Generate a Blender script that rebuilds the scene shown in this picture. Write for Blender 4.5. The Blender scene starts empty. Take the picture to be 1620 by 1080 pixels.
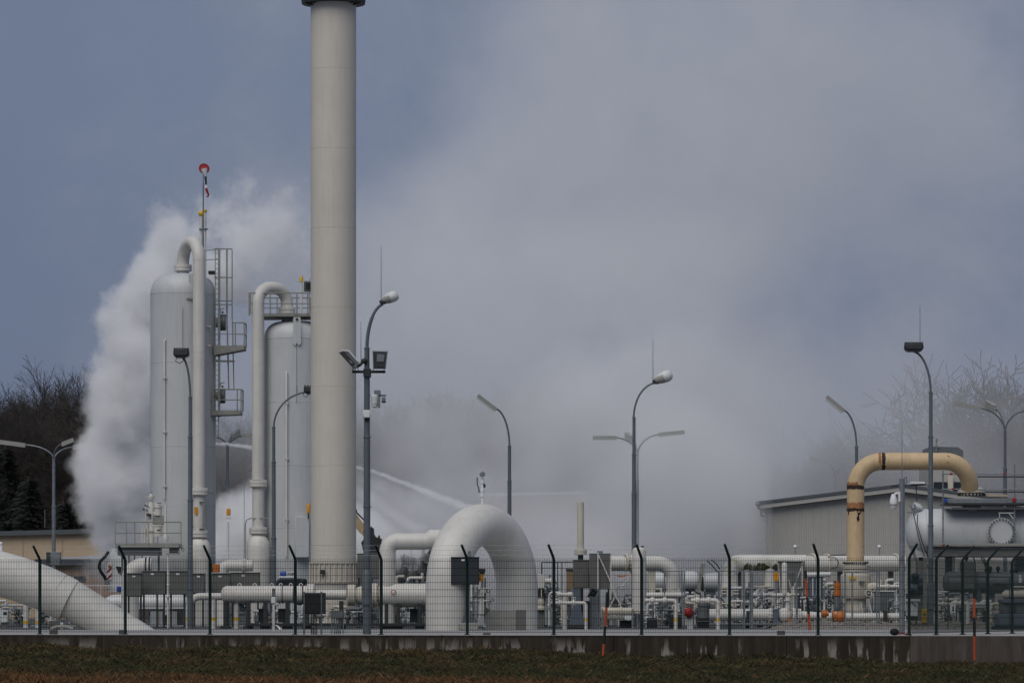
import bpy, bmesh, math, random
import numpy as np
from mathutils import Vector, Matrix
R=math.radians
sc=bpy.context.scene
col=sc.collection
rnd=random.Random(7)
# ------------------------------------------------------------------ camera, sky, sun, exposure
F=6600.0; CZ=0.9; HY=955.0; CX=810.0      # long lens: focal length in photo pixels, eye height over the yard, horizon row
cam=bpy.data.cameras.new('camera'); cam_o=bpy.data.objects.new('camera',cam); col.objects.link(cam_o)
cam_o.location=(0,0,CZ); cam_o.rotation_euler=(R(90),0,0)
cam.sensor_width=36; cam.lens=36*F/1620; cam.shift_y=(HY-540)/1620; cam.clip_start=1; cam.clip_end=5000
sc.camera=cam_o
SUN_EL=54; SUN_AZ=202                       # behind the photographer, a little to the left
w=bpy.data.worlds.new('World'); sc.world=w; w.use_nodes=True
nt=w.node_tree; bg=nt.nodes['Background']
sky=nt.nodes.new('ShaderNodeTexSky'); sky.sky_type='NISHITA'; sky.sun_disc=False
sky.sun_elevation=R(SUN_EL); sky.sun_rotation=R(SUN_AZ); sky.dust_density=3.0
tc=nt.nodes.new('ShaderNodeTexCoord')
nz=nt.nodes.new('ShaderNodeTexNoise'); nz.inputs['Scale'].default_value=4.5; nz.inputs['Detail'].default_value=5; nz.inputs['Roughness'].default_value=.5
nt.links.new(tc.outputs['Generated'],nz.inputs['Vector'])
rp=nt.nodes.new('ShaderNodeValToRGB'); nt.links.new(nz.outputs[0],rp.inputs[0])
rp.color_ramp.elements[0].position=.3; rp.color_ramp.elements[0].color=(.95,1.22,1.98,1)     # slate storm cloud
rp.color_ramp.elements[1].position=.7; rp.color_ramp.elements[1].color=(1.30,1.58,2.30,1)
mx=nt.nodes.new('ShaderNodeMix'); mx.data_type='RGBA'; mx.inputs[0].default_value=.92        # nearly closed cloud deck
nt.links.new(sky.outputs[0],mx.inputs[6]); nt.links.new(rp.outputs[0],mx.inputs[7])
nt.links.new(mx.outputs[2],bg.inputs[0]); bg.inputs[1].default_value=0.1
sl=bpy.data.lights.new('sun','SUN'); sl.energy=1.5; sl.angle=R(55); sl.color=(1,.96,.90)
sun_o=bpy.data.objects.new('sun',sl); col.objects.link(sun_o)
sun_o.rotation_euler=(R(90-SUN_EL),0,R(180-SUN_AZ))
sc.view_settings.view_transform='Standard'; sc.view_settings.look='None'; sc.view_settings.exposure=0.32; sc.view_settings.gamma=1
sc.view_settings.use_curve_mapping=False
sc.cycles.use_denoising=True; sc.cycles.max_bounces=10; sc.cycles.volume_bounces=6; sc.cycles.diffuse_bounces=3
sc.cycles.volume_step_rate=1.5; sc.cycles.use_adaptive_sampling=True; sc.cycles.adaptive_threshold=.015
# ------------------------------------------------------------------ helpers
def W(px,py,D,d=0.0): return Vector(((px-CX)*D/F,D+d,CZ+(HY-py)*D/F))
def gy(D): return HY+CZ*F/D                 # photo row of the yard surface at distance D
def tag(o,label=None,cat=None,group=None,kind=None):
    if label: o['label']=label
    if cat: o['category']=cat
    if group: o['group']=group
    if kind: o['kind']=kind
    return o
class MB:
    """collects shapes given in photo pixels at distance D (third coordinate: metres further back)"""
    def __init__(s,D): s.D=D; s.k=D/F; s.v=[]; s.f=[]
    def P(s,p):
        if isinstance(p,Vector): return p
        return W(p[0],p[1],s.D) + Vector((0,p[2] if len(p)>2 else 0,0))
    def add(s,vs,fs):
        o=len(s.v); s.v+= [tuple(v) for v in vs]; s.f+= [tuple(i+o for i in f) for f in fs]; return s
    def box(s,x0,x1,y0,y1,d0=0.0,d1=.5,c=0.0):
        a=W(x0,y1,s.D,d0); b=W(x1,y0,s.D,d1); b.y=s.D+d1; return s.wbox(a,b,c)
    def wbox(s,a,b,c=0.0):
        if c<=0:
            vs=[(x,y,z) for x in(a[0],b[0]) for y in(a[1],b[1]) for z in(a[2],b[2])]
            return s.add(vs,[(0,1,3,2),(4,6,7,5),(0,4,5,1),(2,3,7,6),(0,2,6,4),(1,5,7,3)])
        bm=bmesh.new(); bmesh.ops.create_cube(bm,size=1)
        for v in bm.verts: v.co=Vector([(a[i]+b[i])/2+v.co[i]*(b[i]-a[i]) for i in range(3)])
        bmesh.ops.bevel(bm,geom=bm.edges[:],offset=c,segments=1,affect='EDGES')
        bm.verts.index_update(); s.add([v.co[:] for v in bm.verts],[[v.index for v in f.verts] for f in bm.faces]); bm.free(); return s
    def prism(s,pts,d0=0.0,d1=.2,dx=0.0):
        n=len(pts); vs=[W(p[0],p[1],s.D,d0) for p in pts]+[W(p[0],p[1],s.D,0)+Vector((dx,d1,0)) for p in pts]
        return s.add(vs,[tuple(range(n)),tuple(range(2*n-1,n-1,-1))]+[(i,i+n,(i+1)%n+n,(i+1)%n) for i in range(n)])
    def bar(s,p,q,wd,dp=None,roll=None):
        """square bar between two points, wd px wide"""
        p=s.P(p);q=s.P(q);a=(q-p).normalized(); up=Vector((0,1,0)) if abs(a.y)<.9 else Vector((0,0,1))
        x=a.cross(up).normalized(); y=x.cross(a).normalized(); h=wd*s.k/2; g=(dp if dp else wd*s.k)/2
        vs=[c+x*i*h+y*j*g for c in(p,q) for i,j in((-1,-1),(1,-1),(1,1),(-1,1))]
        return s.add(vs,[(3,2,1,0),(4,5,6,7)]+[(i,(i+1)%4,(i+1)%4+4,i+4) for i in range(4)])
    def tube(s,pts,r,n=14,cap=True):
        P=[s.P(p) for p in pts]; m=len(P); rr=[(r[i] if isinstance(r,(list,tuple)) else r)*s.k for i in range(m)]
        T=[((P[min(i+1,m-1)]-P[max(i-1,0)]).normalized()) for i in range(m)]
        t=T[0]; x=t.cross(Vector((0,1,0)) if abs(t.y)<.9 else Vector((1,0,0))).normalized()
        vs=[]
        for i in range(m):
            x=(x-T[i]*x.dot(T[i])).normalized(); y=T[i].cross(x)
            for j in range(n):
                a=2*math.pi*j/n; vs.append(P[i]+(x*math.cos(a)+y*math.sin(a))*rr[i])
        fs=[(i*n+j,i*n+(j+1)%n,(i+1)*n+(j+1)%n,(i+1)*n+j) for i in range(m-1) for j in range(n)]
        if cap: fs+=[tuple(range(n-1,-1,-1)),tuple(range((m-1)*n,m*n))]
        return s.add(vs,fs)
    def cyl(s,p,q,r,r1=None,n=16,cap=True): return s.tube([p,q],[r,r if r1 is None else r1],n,cap)
    def lathe(s,o,ax,prof,n=24):
        """prof: (distance along axis px, radius px)"""
        o=s.P(o); ax=Vector(ax).normalized(); x=ax.cross(Vector((0,1,0)) if abs(ax.y)<.9 else Vector((1,0,0))).normalized(); y=ax.cross(x)
        vs=[]; m=len(prof)
        for h,r in prof:
            for j in range(n):
                a=2*math.pi*j/n; vs.append(o+ax*h*s.k+(x*math.cos(a)+y*math.sin(a))*max(r,.01)*s.k)
        fs=[(i*n+j,i*n+(j+1)%n,(i+1)*n+(j+1)%n,(i+1)*n+j) for i in range(m-1) for j in range(n)]
        fs+=[tuple(range(n-1,-1,-1)),tuple(range((m-1)*n,m*n))]
        return s.add(vs,fs)
    def ball(s,c,r,sx=1,sy=1,sz=1,n=12):
        c=s.P(c); k=r*s.k; vs=[];m=n//2
        for i in range(1,m):
            th=math.pi*i/m
            for j in range(n):
                ph=2*math.pi*j/n; vs.append(c+Vector((math.sin(th)*math.cos(ph)*sx,math.sin(th)*math.sin(ph)*sy,math.cos(th)*sz))*k)
        vs+=[c+Vector((0,0,k*sz)),c-Vector((0,0,k*sz))]; t=len(vs)-2
        fs=[(i*n+j,(i+1)*n+j,(i+1)*n+(j+1)%n,i*n+(j+1)%n) for i in range(m-2) for j in range(n)]
        fs+=[(t,j,(j+1)%n) for j in range(n)]+[(t+1,(m-2)*n+(j+1)%n,(m-2)*n+j) for j in range(n)]
        return s.add(vs,fs)
    def ring(s,c,ax,Rr,r,n=24,k=6):
        """torus, radii in px"""
        c=s.P(c); ax=Vector(ax).normalized(); x=ax.cross(Vector((0,1,0)) if abs(ax.y)<.9 else Vector((1,0,0))).normalized(); y=ax.cross(x); vs=[]
        for i in range(n):
            a=2*math.pi*i/n; e=x*math.cos(a)+y*math.sin(a)
            for j in range(k):
                b=2*math.pi*j/k; vs.append(c+(e*(Rr+r*math.cos(b))+ax*r*math.sin(b))*s.k)
        return s.add(vs,[(i*k+j,((i+1)%n)*k+j,((i+1)%n)*k+(j+1)%k,i*k+(j+1)%k) for i in range(n) for j in range(k)])
    def bolts(s,c,ax,Rr,r,h,num):
        c=s.P(c); ax=Vector(ax).normalized(); x=ax.cross(Vector((0,1,0)) if abs(ax.y)<.9 else Vector((1,0,0))).normalized(); y=ax.cross(x)
        for i in range(num):
            a=2*math.pi*(i+.5)/num; p=c+(x*math.cos(a)+y*math.sin(a))*Rr*s.k
            s.tube([p-ax*h*s.k/2,p+ax*h*s.k/2],r,6)
        return s
    def mesh(s,name,mat,loc=Vector((0,0,0)),smooth=True):
        me=bpy.data.meshes.new(name); me.from_pydata([(v[0]-loc[0],v[1]-loc[1],v[2]-loc[2]) for v in s.v],[],s.f); me.materials.append(mat)
        if smooth:
            me.polygons.foreach_set('use_smooth',[True]*len(me.polygons)); me.set_sharp_from_angle(angle=R(38))
        me.update(); return me
def arc(cx,cy,r,a0,a1,n=8,d=0.0):
    """arc in the picture plane, degrees, 0 = right, 90 = up"""
    return [(cx+r*math.cos(R(a0+(a1-a0)*i/n)),cy-r*math.sin(R(a0+(a1-a0)*i/n)),d) for i in range(n+1)]
def loc_of(o):
    return o.location if o.parent is None else o.parent.location if o.parent.parent is None else o.parent.parent.location
class Thing:
    def __init__(s,name,label,cat,px,py,D,group=None,d=0.0):
        s.D=D; s.o=bpy.data.objects.new(name,None); col.objects.link(s.o); s.o.location=W(px,py,D,d); s.o.empty_display_size=.2
        tag(s.o,label,cat,group)
    def mb(s,dd=0): return MB(s.D+dd)
    def part(s,name,mb,mat,parent=None,label=None,kind=None):
        me=mb.mesh(name,mat,s.o.location); o=bpy.data.objects.new(name,me); col.objects.link(o); o.parent=parent or s.o
        if label: o['label']=label
        if kind: o['kind']=kind
        return o
    def share(s,name,src,off,parent=None):
        """another part sharing src's mesh, shifted"""
        o=bpy.data.objects.new(name,src.data); col.objects.link(o); o.parent=parent or s.o; o.location=src.location+Vector(off); return o
def single(name,mb,mat,label,cat,loc,group=None,kind=None):
    o=bpy.data.objects.new(name,mb.mesh(name,mat,loc)); o.location=loc; col.objects.link(o); return tag(o,label,cat,group,kind)
# ------------------------------------------------------------------ materials
def mat(name,c,rough=.55,metal=0.0,var=.12,scale=3.0,c2=None,streak=0.0,bump=0.0,bscale=30.0,spec=.4,thr=(.42,.62)):
    """paint or stone with uneven tone; c2: second colour that shows in noise patches; streak: amount of vertical dirt runs"""
    m=bpy.data.materials.new(name); m.use_nodes=True; t=m.node_tree; N=t.nodes; L=t.links; b=N['Principled BSDF']
    b.inputs['Roughness'].default_value=rough; b.inputs['Metallic'].default_value=metal; b.inputs['Specular IOR Level'].default_value=spec
    co=N.new('ShaderNodeTexCoord').outputs['Object']
    n1=N.new('ShaderNodeTexNoise'); n1.inputs['Scale'].default_value=scale; n1.inputs['Detail'].default_value=6; n1.inputs['Roughness'].default_value=.6; L.new(co,n1.inputs[0])
    r=N.new('ShaderNodeValToRGB'); r.color_ramp.elements[0].position=.3; r.color_ramp.elements[1].position=.7
    r.color_ramp.elements[0].color=(*[x*(1-var) for x in c],1); r.color_ramp.elements[1].color=(*[min(1,x*(1+var*.6)) for x in c],1)
    L.new(n1.outputs[0],r.inputs[0]); out=r.outputs[0]
    def mixin(fac,colr,out):
        x=N.new('ShaderNodeMix'); x.data_type='RGBA'; L.new(fac,x.inputs[0]); L.new(out,x.inputs[6]); x.inputs[7].default_value=(*colr,1); return x.outputs[2]
    def ramp(src,a,bb,hi=1.0):
        x=N.new('ShaderNodeMapRange'); x.inputs[1].default_value=a; x.inputs[2].default_value=bb; x.inputs[4].default_value=hi; L.new(src,x.inputs[0]); return x.outputs[0]
    if c2:
        n2=N.new('ShaderNodeTexNoise'); n2.inputs['Scale'].default_value=scale*.45; n2.inputs['Detail'].default_value=8; n2.inputs['Roughness'].default_value=.65; L.new(co,n2.inputs[0])
        out=mixin(ramp(n2.outputs[0],*thr),c2,out)
    if streak>0:
        mp=N.new('ShaderNodeMapping'); mp.inputs['Scale'].default_value=(7,7,.5); L.new(co,mp.inputs[0])
        n3=N.new('ShaderNodeTexNoise'); n3.inputs['Scale'].default_value=1.3; n3.inputs['Detail'].default_value=5; L.new(mp.outputs[0],n3.inputs[0])
        out=mixin(ramp(n3.outputs[0],.5,.75,streak),[x*.45 for x in (c[0],c[1]*.93,c[2]*.8)],out)
    L.new(out,b.inputs['Base Color'])
    if bump>0:
        n4=N.new('ShaderNodeTexNoise'); n4.inputs['Scale'].default_value=bscale; n4.inputs['Detail'].default_value=4; L.new(co,n4.inputs[0])
        bp=N.new('ShaderNodeBump'); bp.inputs['Strength'].default_value=bump; bp.inputs['Distance'].default_value=.02; L.new(n4.outputs[0],bp.inputs['Height']); L.new(bp.outputs[0],b.inputs['Normal'])
    return m
M={}
M['white']=mat('white_paint',(.63,.61,.56),.45,var=.10,scale=1.2,streak=.22)
M['pipe']=mat('off_white_pipe_paint',(.60,.585,.54),.5,var=.11,scale=.9,streak=.20)
M['cream']=mat('cream_paint',(.56,.52,.43),.5,var=.10,scale=2,streak=.2)
M['mossy']=mat('weathered_white_paint',(.60,.585,.54),.55,var=.1,scale=2,c2=(.22,.22,.12),thr=(.55,.72))
M['stack']=mat('stack_paint',(.59,.55,.475),.5,var=.05,scale=.8,streak=.12)
M['tank']=mat('tank_paint',(.50,.515,.515),.45,var=.07,scale=.6,streak=.18)
M['galv']=mat('galvanised_steel',(.20,.22,.235),.5,.35,var=.2,scale=6)
M['pole']=mat('blue_grey_pole_paint',(.115,.135,.15),.5,.1,var=.15,scale=5,streak=.2)
M['ladder']=mat('grey_green_steelwork',(.25,.255,.225),.6,var=.15,scale=4)
M['dark']=mat('dark_steel',(.035,.037,.037),.6,var=.3,scale=6)
M['black']=mat('black_rubber',(.012,.012,.013),.7,var=.3,scale=9)
M['fence']=mat('dark_green_coating',(.008,.022,.018),.5,var=.3,scale=9)
M['cab']=mat('grey_cabinet_paint',(.13,.13,.12),.5,var=.08,scale=2,streak=.15)
M['navy']=mat('anthracite_cabinet_paint',(.028,.032,.037),.45,var=.1,scale=2)
M['machine']=mat('machine_grey_paint',(.13,.14,.145),.5,var=.15,scale=2,streak=.2)
M['bluegrey']=mat('blue_grey_machine_paint',(.10,.125,.155),.5,var=.15,scale=3)
M['yellow']=mat('ochre_primer',(.58,.43,.25),.6,var=.14,scale=1.6,streak=.22,c2=(.50,.31,.15),thr=(.58,.75))
M['burn']=mat('scorched_weld',(.035,.022,.015),.8,var=.4,scale=6)
M['rust']=mat('rust_halo',(.34,.16,.07),.8,var=.4,scale=5)
M['band']=mat('yellow_band',(.62,.40,.03),.5)
M['amber']=mat('amber_plastic',(.62,.27,.015),.35)
M['orange']=mat('orange_paint',(.48,.15,.03),.45,var=.15)
M['marker']=mat('orange_marker_paint',(.40,.075,.025),.5)
M['red']=mat('red_paint',(.30,.018,.018),.45,var=.15)
M['blue']=mat('blue_plastic',(.02,.08,.36),.35)
M['signwhite']=mat('sign_white',(.72,.72,.72),.4,var=.03)
M['concrete']=mat('concrete',(.30,.29,.27),.85,var=.15,scale=4,bump=.3,streak=.2)
M['beige']=mat('beige_render',(.50,.39,.265),.85,var=.05,scale=2,streak=.10)
M['brickred']=mat('reddish_render',(.36,.25,.19),.85,var=.06,scale=2,streak=.12)
M['roof']=mat('roof_metal',(.085,.095,.105),.5,var=.1,scale=2)
M['roofpale']=mat('pale_roof_metal',(.30,.31,.31),.5,var=.1,scale=2)
M['clad']=mat('corrugated_cladding',(.40,.39,.36),.55,var=.06,scale=1.5,streak=.12)
M['hood']=mat('lamp_hood_plastic',(.62,.63,.62),.35,var=.05)
M['lampgrey']=mat('lamp_housing',(.30,.30,.27),.5,var=.1)
M['bark']=mat('bark',(.060,.052,.046),.9,var=.35,scale=3)
M['twig']=mat('twigs',(.046,.040,.034),.9,var=.35,scale=.8)
M['needles']=mat('dark_needles',(.010,.015,.011),.8,var=.4,scale=1.0)
M['algae']=mat('olive_algae',(.085,.085,.04),.9,var=.5,scale=5,c2=(.24,.23,.16),thr=(.58,.7))
M['wood']=mat('brown_lagging',(.24,.17,.10),.8,var=.2,scale=6)
M['scrap']=mat('bent_scrap_metal',(.22,.225,.23),.45,.4,var=.35,scale=3)
def glass(name,c,rough=.1):
    m=bpy.data.materials.new(name); m.use_nodes=True; b=m.node_tree.nodes['Principled BSDF']; b.inputs['Base Color'].default_value=(*c,1); b.inputs['Roughness'].default_value=rough
    n=m.node_tree.nodes.new('ShaderNodeTexNoise'); n.inputs['Scale'].default_value=8
    r=m.node_tree.nodes.new('ShaderNodeMapRange'); r.inputs[3].default_value=rough*.7; r.inputs[4].default_value=rough*1.5; m.node_tree.links.new(n.outputs[0],r.inputs[0]); m.node_tree.links.new(r.outputs[0],b.inputs['Roughness'])
    return m
M['glass']=glass('dark_window_glass',(.02,.025,.03),.08)
M['bowl']=glass('frosted_lamp_bowl',(.55,.56,.55),.25)
# ------------------------------------------------------------------ ground
def sheet(name,pts,z,m,nx=1):
    me=bpy.data.meshes.new(name); me.from_pydata([(x,y,z) for x,y in pts],[],[tuple(range(len(pts)))]); me.materials.append(m)
    o=bpy.data.objects.new(name,me); col.objects.link(o); o['kind']='structure'; return o
M['yard']=mat('dark_yard_gravel',(.075,.075,.072),.9,var=.3,scale=2.5,bump=.5,bscale=18)
M['path']=mat('pale_concrete_path',(.31,.305,.29),.85,var=.10,scale=1.2,bump=.15)
M['gravel']=mat('gravel',(.21,.195,.17),.95,var=.45,scale=9,c2=(.17,.11,.07),thr=(.56,.66),bump=.6,bscale=25)
sheet('service_road',[(-60,170),(60,170),(60,176),(-60,176)],.004,M['path'])
def fy(px):                                  # distance of the fence line, seen at photo column px
    return 122.3+(117.9-122.3)*(px/1440.0)
def edge(px): D=fy(px)+.12; return ((px-CX)*D/F,D)
fe_=[edge(-1240),edge(1440)]; e2=edge(2400)
sheet('yard_ground',[(-400,fe_[0][1]),fe_[0],fe_[1],e2,(400,e2[1]),(400,1500),(-400,1500)],0,M['yard'])
sheet('concrete_path',[fe_[0],fe_[1],e2,(60,e2[1]),(60,147.5),(-60,147.5),(-60,fe_[0][1])],.004,M['path'])
# grass bank: falls from the foot of the wall towards the camera
def bank_z(x,y):
    px=CX+x*F/119; t=min(1,max(0,px/1440)); zt=-.36-.27*t
    u=max(0,(119.6-y)); f=1-math.exp(-u/6.5)
    return zt-0.62*f-.05*min(1,u/40)+.05*math.sin(x*.9+y*.7)+.03*math.sin(x*2.3-y*1.3)
def grid(name,xs,ys,zf,m):
    nx,ny=len(xs),len(ys); vs=[(x,y,zf(x,y)) for y in ys for x in xs]
    me=bpy.data.meshes.new(name); me.from_pydata(vs,[],[(j*nx+i,j*nx+i+1,(j+1)*nx+i+1,(j+1)*nx+i) for j in range(ny-1) for i in range(nx-1)])
    me.polygons.foreach_set('use_smooth',[True]*len(me.polygons)); me.materials.append(m); o=bpy.data.objects.new(name,me); col.objects.link(o); o['kind']='structure'; return o
M['soil']=mat('grass_soil',(.024,.022,.012),.95,var=.4,scale=1.2,c2=(.045,.024,.012),thr=(.45,.6),bump=.6,bscale=12)
grid('grass_bank',list(np.linspace(-24,24,70)),list(np.linspace(60,122.6,110)),bank_z,M['soil'])
sheet('field',[(-400,-60),(400,-60),(400,62),(-400,62)],-1.25,M['soil'])
# gravel mound on the right of the yard
def gz(x,y):
    e=min(1,max(0,(x-9.3)/.9))*min(1,max(0,(y-148.5)/1.5))*min(1,max(0,(172-y)/4)); return -.05+e*(.22+.05*math.sin(x*2.1+y)+.04*math.sin(x*5.3-y*2))
grid('gravel_bed',list(np.linspace(8.6,24,60)),list(np.linspace(147.7,172,40)),gz,M['gravel'])
# grass blades and stones nobody could count
def blades():
    rs=np.random.RandomState(3); n=210000
    y=96.5+(119.7-96.5)*rs.rand(n)**.8; x=(rs.rand(n)-.5)*36
    z=np.array([bank_z(a,b) for a,b in zip(x,y)])
    px=CX+x*F/y
    low=np.sin(x*.55+2)*.5+np.sin(x*1.3+y*.6)*.3+np.sin(x*.21-y*.35)*.5
    dry=1/(1+np.exp(-((104.0-y)*.55-px*.0026+.9+low*1.6+rs.randn(n)*.9)))      # dry tufts low on the left
    pat=np.sin(x*1.9+y*1.1+3*np.sin(y*.8))+np.sin(x*.8-y*1.7+2*np.sin(x*.7)); dry=np.maximum(dry,(1/(1+np.exp(-(pat*1.3-1.2+(y-112)*.12+rs.randn(n)*.9))))*.6)
    shade=np.clip(.75+.28*np.sin(x*3.1+2*np.sin(y*2.3))+.25*np.sin(x*1.3+y*2.9),.3,1.2)
    h=(.06+.09*rs.rand(n))*(1+.5*dry)*np.clip(.9+.5*np.sin(x*4.1+3*np.sin(y*1.9))*np.sin(y*3.3+x*.9),.5,1.7); wd=.007+.009*rs.rand(n); a=rs.rand(n)*math.pi; le=rs.randn(n,2)*.09
    dx,dy=np.cos(a)*wd,np.sin(a)*wd*.4
    V=np.empty((n,4,3)); V[:,0]=np.stack([x-dx,y-dy,z-.03],1); V[:,1]=np.stack([x+dx,y+dy,z-.03],1)
    V[:,2]=np.stack([x+dx*.6+le[:,0]*.5,y+dy+le[:,1]*.5,z+h*.6],1); V[:,3]=np.stack([x+le[:,0]*1.3,y+le[:,1]*1.3,z+h],1)
    me=bpy.data.meshes.new('grass'); me.vertices.add(n*4); me.vertices.foreach_set('co',V.ravel())
    idx=(np.arange(n)[:,None]*4+np.array([0,1,2,0,2,3])[None]).ravel()
    me.loops.add(n*6); me.loops.foreach_set('vertex_index',idx.astype(np.int32)); me.polygons.add(n*2); me.polygons.foreach_set('loop_start',(np.arange(n*2)*3).astype(np.int32)); me.polygons.foreach_set('loop_total',np.full(n*2,3,np.int32))
    at=me.attributes.new('tint','FLOAT','POINT'); at.data.foreach_set('value',np.repeat(np.clip(dry+rs.randn(n)*.12,0,1),4).astype(np.float32))
    a2=me.attributes.new('tone','FLOAT','POINT'); a2.data.foreach_set('value',np.repeat(rs.rand(n)*shade,4).astype(np.float32))
    me.update(); me.validate()
    m=bpy.data.materials.new('grass_blades'); m.use_nodes=True; t=m.node_tree; b=t.nodes['Principled BSDF']; b.inputs['Roughness'].default_value=.7; b.inputs['Specular IOR Level'].default_value=.2
    r=t.nodes.new('ShaderNodeValToRGB'); e=r.color_ramp.elements; e[0].color=(.042,.047,.017,1); e[1].color=(.165,.082,.034,1); x=e.new(.45); x.color=(.075,.057,.025,1)
    q=t.nodes.new('ShaderNodeAttribute'); q.attribute_name='tint'; t.links.new(q.outputs['Fac'],r.inputs[0])
    q2=t.nodes.new('ShaderNodeAttribute'); q2.attribute_name='tone'; mr=t.nodes.new('ShaderNodeMapRange'); mr.inputs[3].default_value=.35; mr.inputs[4].default_value=1.5; t.links.new(q2.outputs['Fac'],mr.inputs[0])
    vm=t.nodes.new('ShaderNodeVectorMath'); vm.operation='SCALE'; t.links.new(r.outputs[0],vm.inputs[0]); t.links.new(mr.outputs[0],vm.inputs['Scale']); t.links.new(vm.outputs[0],b.inputs['Base Color'])
    me.materials.append(m); o=bpy.data.objects.new('grass',me); col.objects.link(o); o['kind']='stuff'
blades()
def stones():
    b=MB(150); r=random.Random(5)
    for i in range(1500):
        x=9.5+14*r.random(); y=148.7+14*r.random()**1.6; z=gz(x,y); k=.03+.05*r.random()
        vs=[(x+k*(r.random()+.5)*a,y+k*(r.random()+.5)*c,z+k*(r.random()+.4)*d) for a,c,d in((1,0,0),(-1,0,0),(0,1,0),(0,-1,0),(0,0,1),(0,0,-1))]
        b.add(vs,[(0,2,4),(2,1,4),(1,3,4),(3,0,4),(2,0,5),(1,2,5),(3,1,5),(0,3,5)])
    o=bpy.data.objects.new('loose_stones',b.mesh('loose_stones',mat('stone_chips',(.25,.23,.20),.95,var=.5,scale=4),smooth=False)); col.objects.link(o); o['kind']='stuff'
stones()
# ------------------------------------------------------------------ retaining wall
def wall_mat(name,base,dark,pale,seed,amt):
    m=bpy.data.materials.new(name); m.use_nodes=True; t=m.node_tree; N=t.nodes; L=t.links; b=N['Principled BSDF']; b.inputs['Roughness'].default_value=.9; b.inputs['Specular IOR Level'].default_value=.2
    co=N.new('ShaderNodeTexCoord').outputs['Object']
    def noise(sc3,s,d=6,rg=.6):
        mp=N.new('ShaderNodeMapping'); mp.inputs['Scale'].default_value=sc3; mp.inputs['Location'].default_value=(seed,0,seed*.3); L.new(co,mp.inputs[0])
        n=N.new('ShaderNodeTexNoise'); n.inputs['Scale'].default_value=s; n.inputs['Detail'].default_value=d; n.inputs['Roughness'].default_value=rg; L.new(mp.outputs[0],n.inputs[0]); return n.outputs[0]
    def mr(s,a,c,lo=0,hi=1):
        x=N.new('ShaderNodeMapRange'); x.inputs[1].default_value=a; x.inputs[2].default_value=c; x.inputs[3].default_value=lo; x.inputs[4].default_value=hi; L.new(s,x.inputs[0]); return x.outputs[0]
    def mix(f,a,c):
        x=N.new('ShaderNodeMix'); x.data_type='RGBA'; L.new(f,x.inputs[0])
        for k,v in((6,a),(7,c)):
            if isinstance(v,tuple): x.inputs[k].default_value=(*v,1)
            else: L.new(v,x.inputs[k])
        return x.outputs[2]
    def ma(op,a,c):
        x=N.new('ShaderNodeMath'); x.operation=op
        for k,v in((0,a),(1,c)):
            if isinstance(v,(int,float)): x.inputs[k].default_value=v
            else: L.new(v,x.inputs[k])
        return x.outputs[0]
    sep=N.new('ShaderNodeSeparateXYZ'); L.new(co,sep.inputs[0])
    run=noise((1,1,.12),4.5); big=noise((1,1,.5),.9,4)
    f=mr(run,.40,.66); col1=mix(f,dark,base)
    lowf=mr(sep.outputs[2],-.06,-.45)                # damp runs end short of the foot: pale, washed patches sit low on the wall
    g=ma('MULTIPLY',mr(ma('ADD',ma('MULTIPLY',noise((1,1,.16),3.2,7),.75),ma('MULTIPLY',big,.35)),.585,.63),lowf); g=ma('MULTIPLY',g,amt)
    out=mix(g,col1,pale); L.new(out,b.inputs['Base Color'])
    bp=N.new('ShaderNodeBump'); bp.inputs['Strength'].default_value=.4; bp.inputs['Distance'].default_value=.01; L.new(noise((1,1,1),40),bp.inputs['Height']); L.new(bp.outputs[0],b.inputs['Normal'])
    return m
WM=wall_mat('stained_concrete',(.052,.043,.032),(.026,.021,.016),(.25,.235,.21),0,.95)
WM2=wall_mat('brown_concrete',(.095,.080,.068),(.06,.051,.044),(.15,.13,.11),4,.3)
rw=Thing('retaining_wall','stained concrete retaining wall under the mesh fence, above the grass bank','wall',720,1004,120)
def fpt(px): D=fy(px); return Vector(((px-CX)*D/F,D,0))
tdir=(fpt(1440)-fpt(0)).normalized(); ndir=Vector((tdir.y,-tdir.x,0))
def wseg(a,b,m,name,th=.25,top=0.0,bot=-1.0,parent=None,gap=.008):
    d=(b-a).normalized(); n=Vector((d.y,-d.x,0)); a2=a+d*gap; b2=b-d*gap; mb=MB(120); c=.012
    prof=[(-.02,bot),(-.02,top-c),(-.02+c,top),(th-c,top),(th,top-c),(th,bot)]
    vs=[p-n*u+Vector((0,0,z)) for p in(a2,b2) for u,z in prof]; k=len(prof)
    mb.add(vs,[tuple(range(k)),tuple(range(2*k-1,k-1,-1))]+[(i,i+k,(i+1)%k+k,(i+1)%k) for i in range(k)])
    return mb
js=[-1240,-970,-700,-430,-150,163,435,700,972,1245,1440]
for a,b in zip(js[:-1],js[1:]):
    rw.part('wall_panel',wseg(fpt(a)+ndir*.1,fpt(b)+ndir*.1,WM,'wall_panel'),WM)
c0=fpt(1440)+ndir*.1; rdir=tdir
rw.part('wall_panel',wseg(c0,c0+rdir*14,WM2,'wall_panel'),WM2,label='browner wall section past the fence corner')
for a,b in zip(js[:-1],js[1:]):              # pale coping strip along the top
    q=wseg(fpt(a)+ndir*.12,fpt(b)+ndir*.12,None,'',th=.3,top=.014,bot=.002); rw.part('coping',q,M['concrete'])
q=wseg(c0+Vector((.03,0,0)),c0+rdir*14,None,'',th=.3,top=.025,bot=.002); rw.part('coping',q,M['concrete'])
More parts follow.
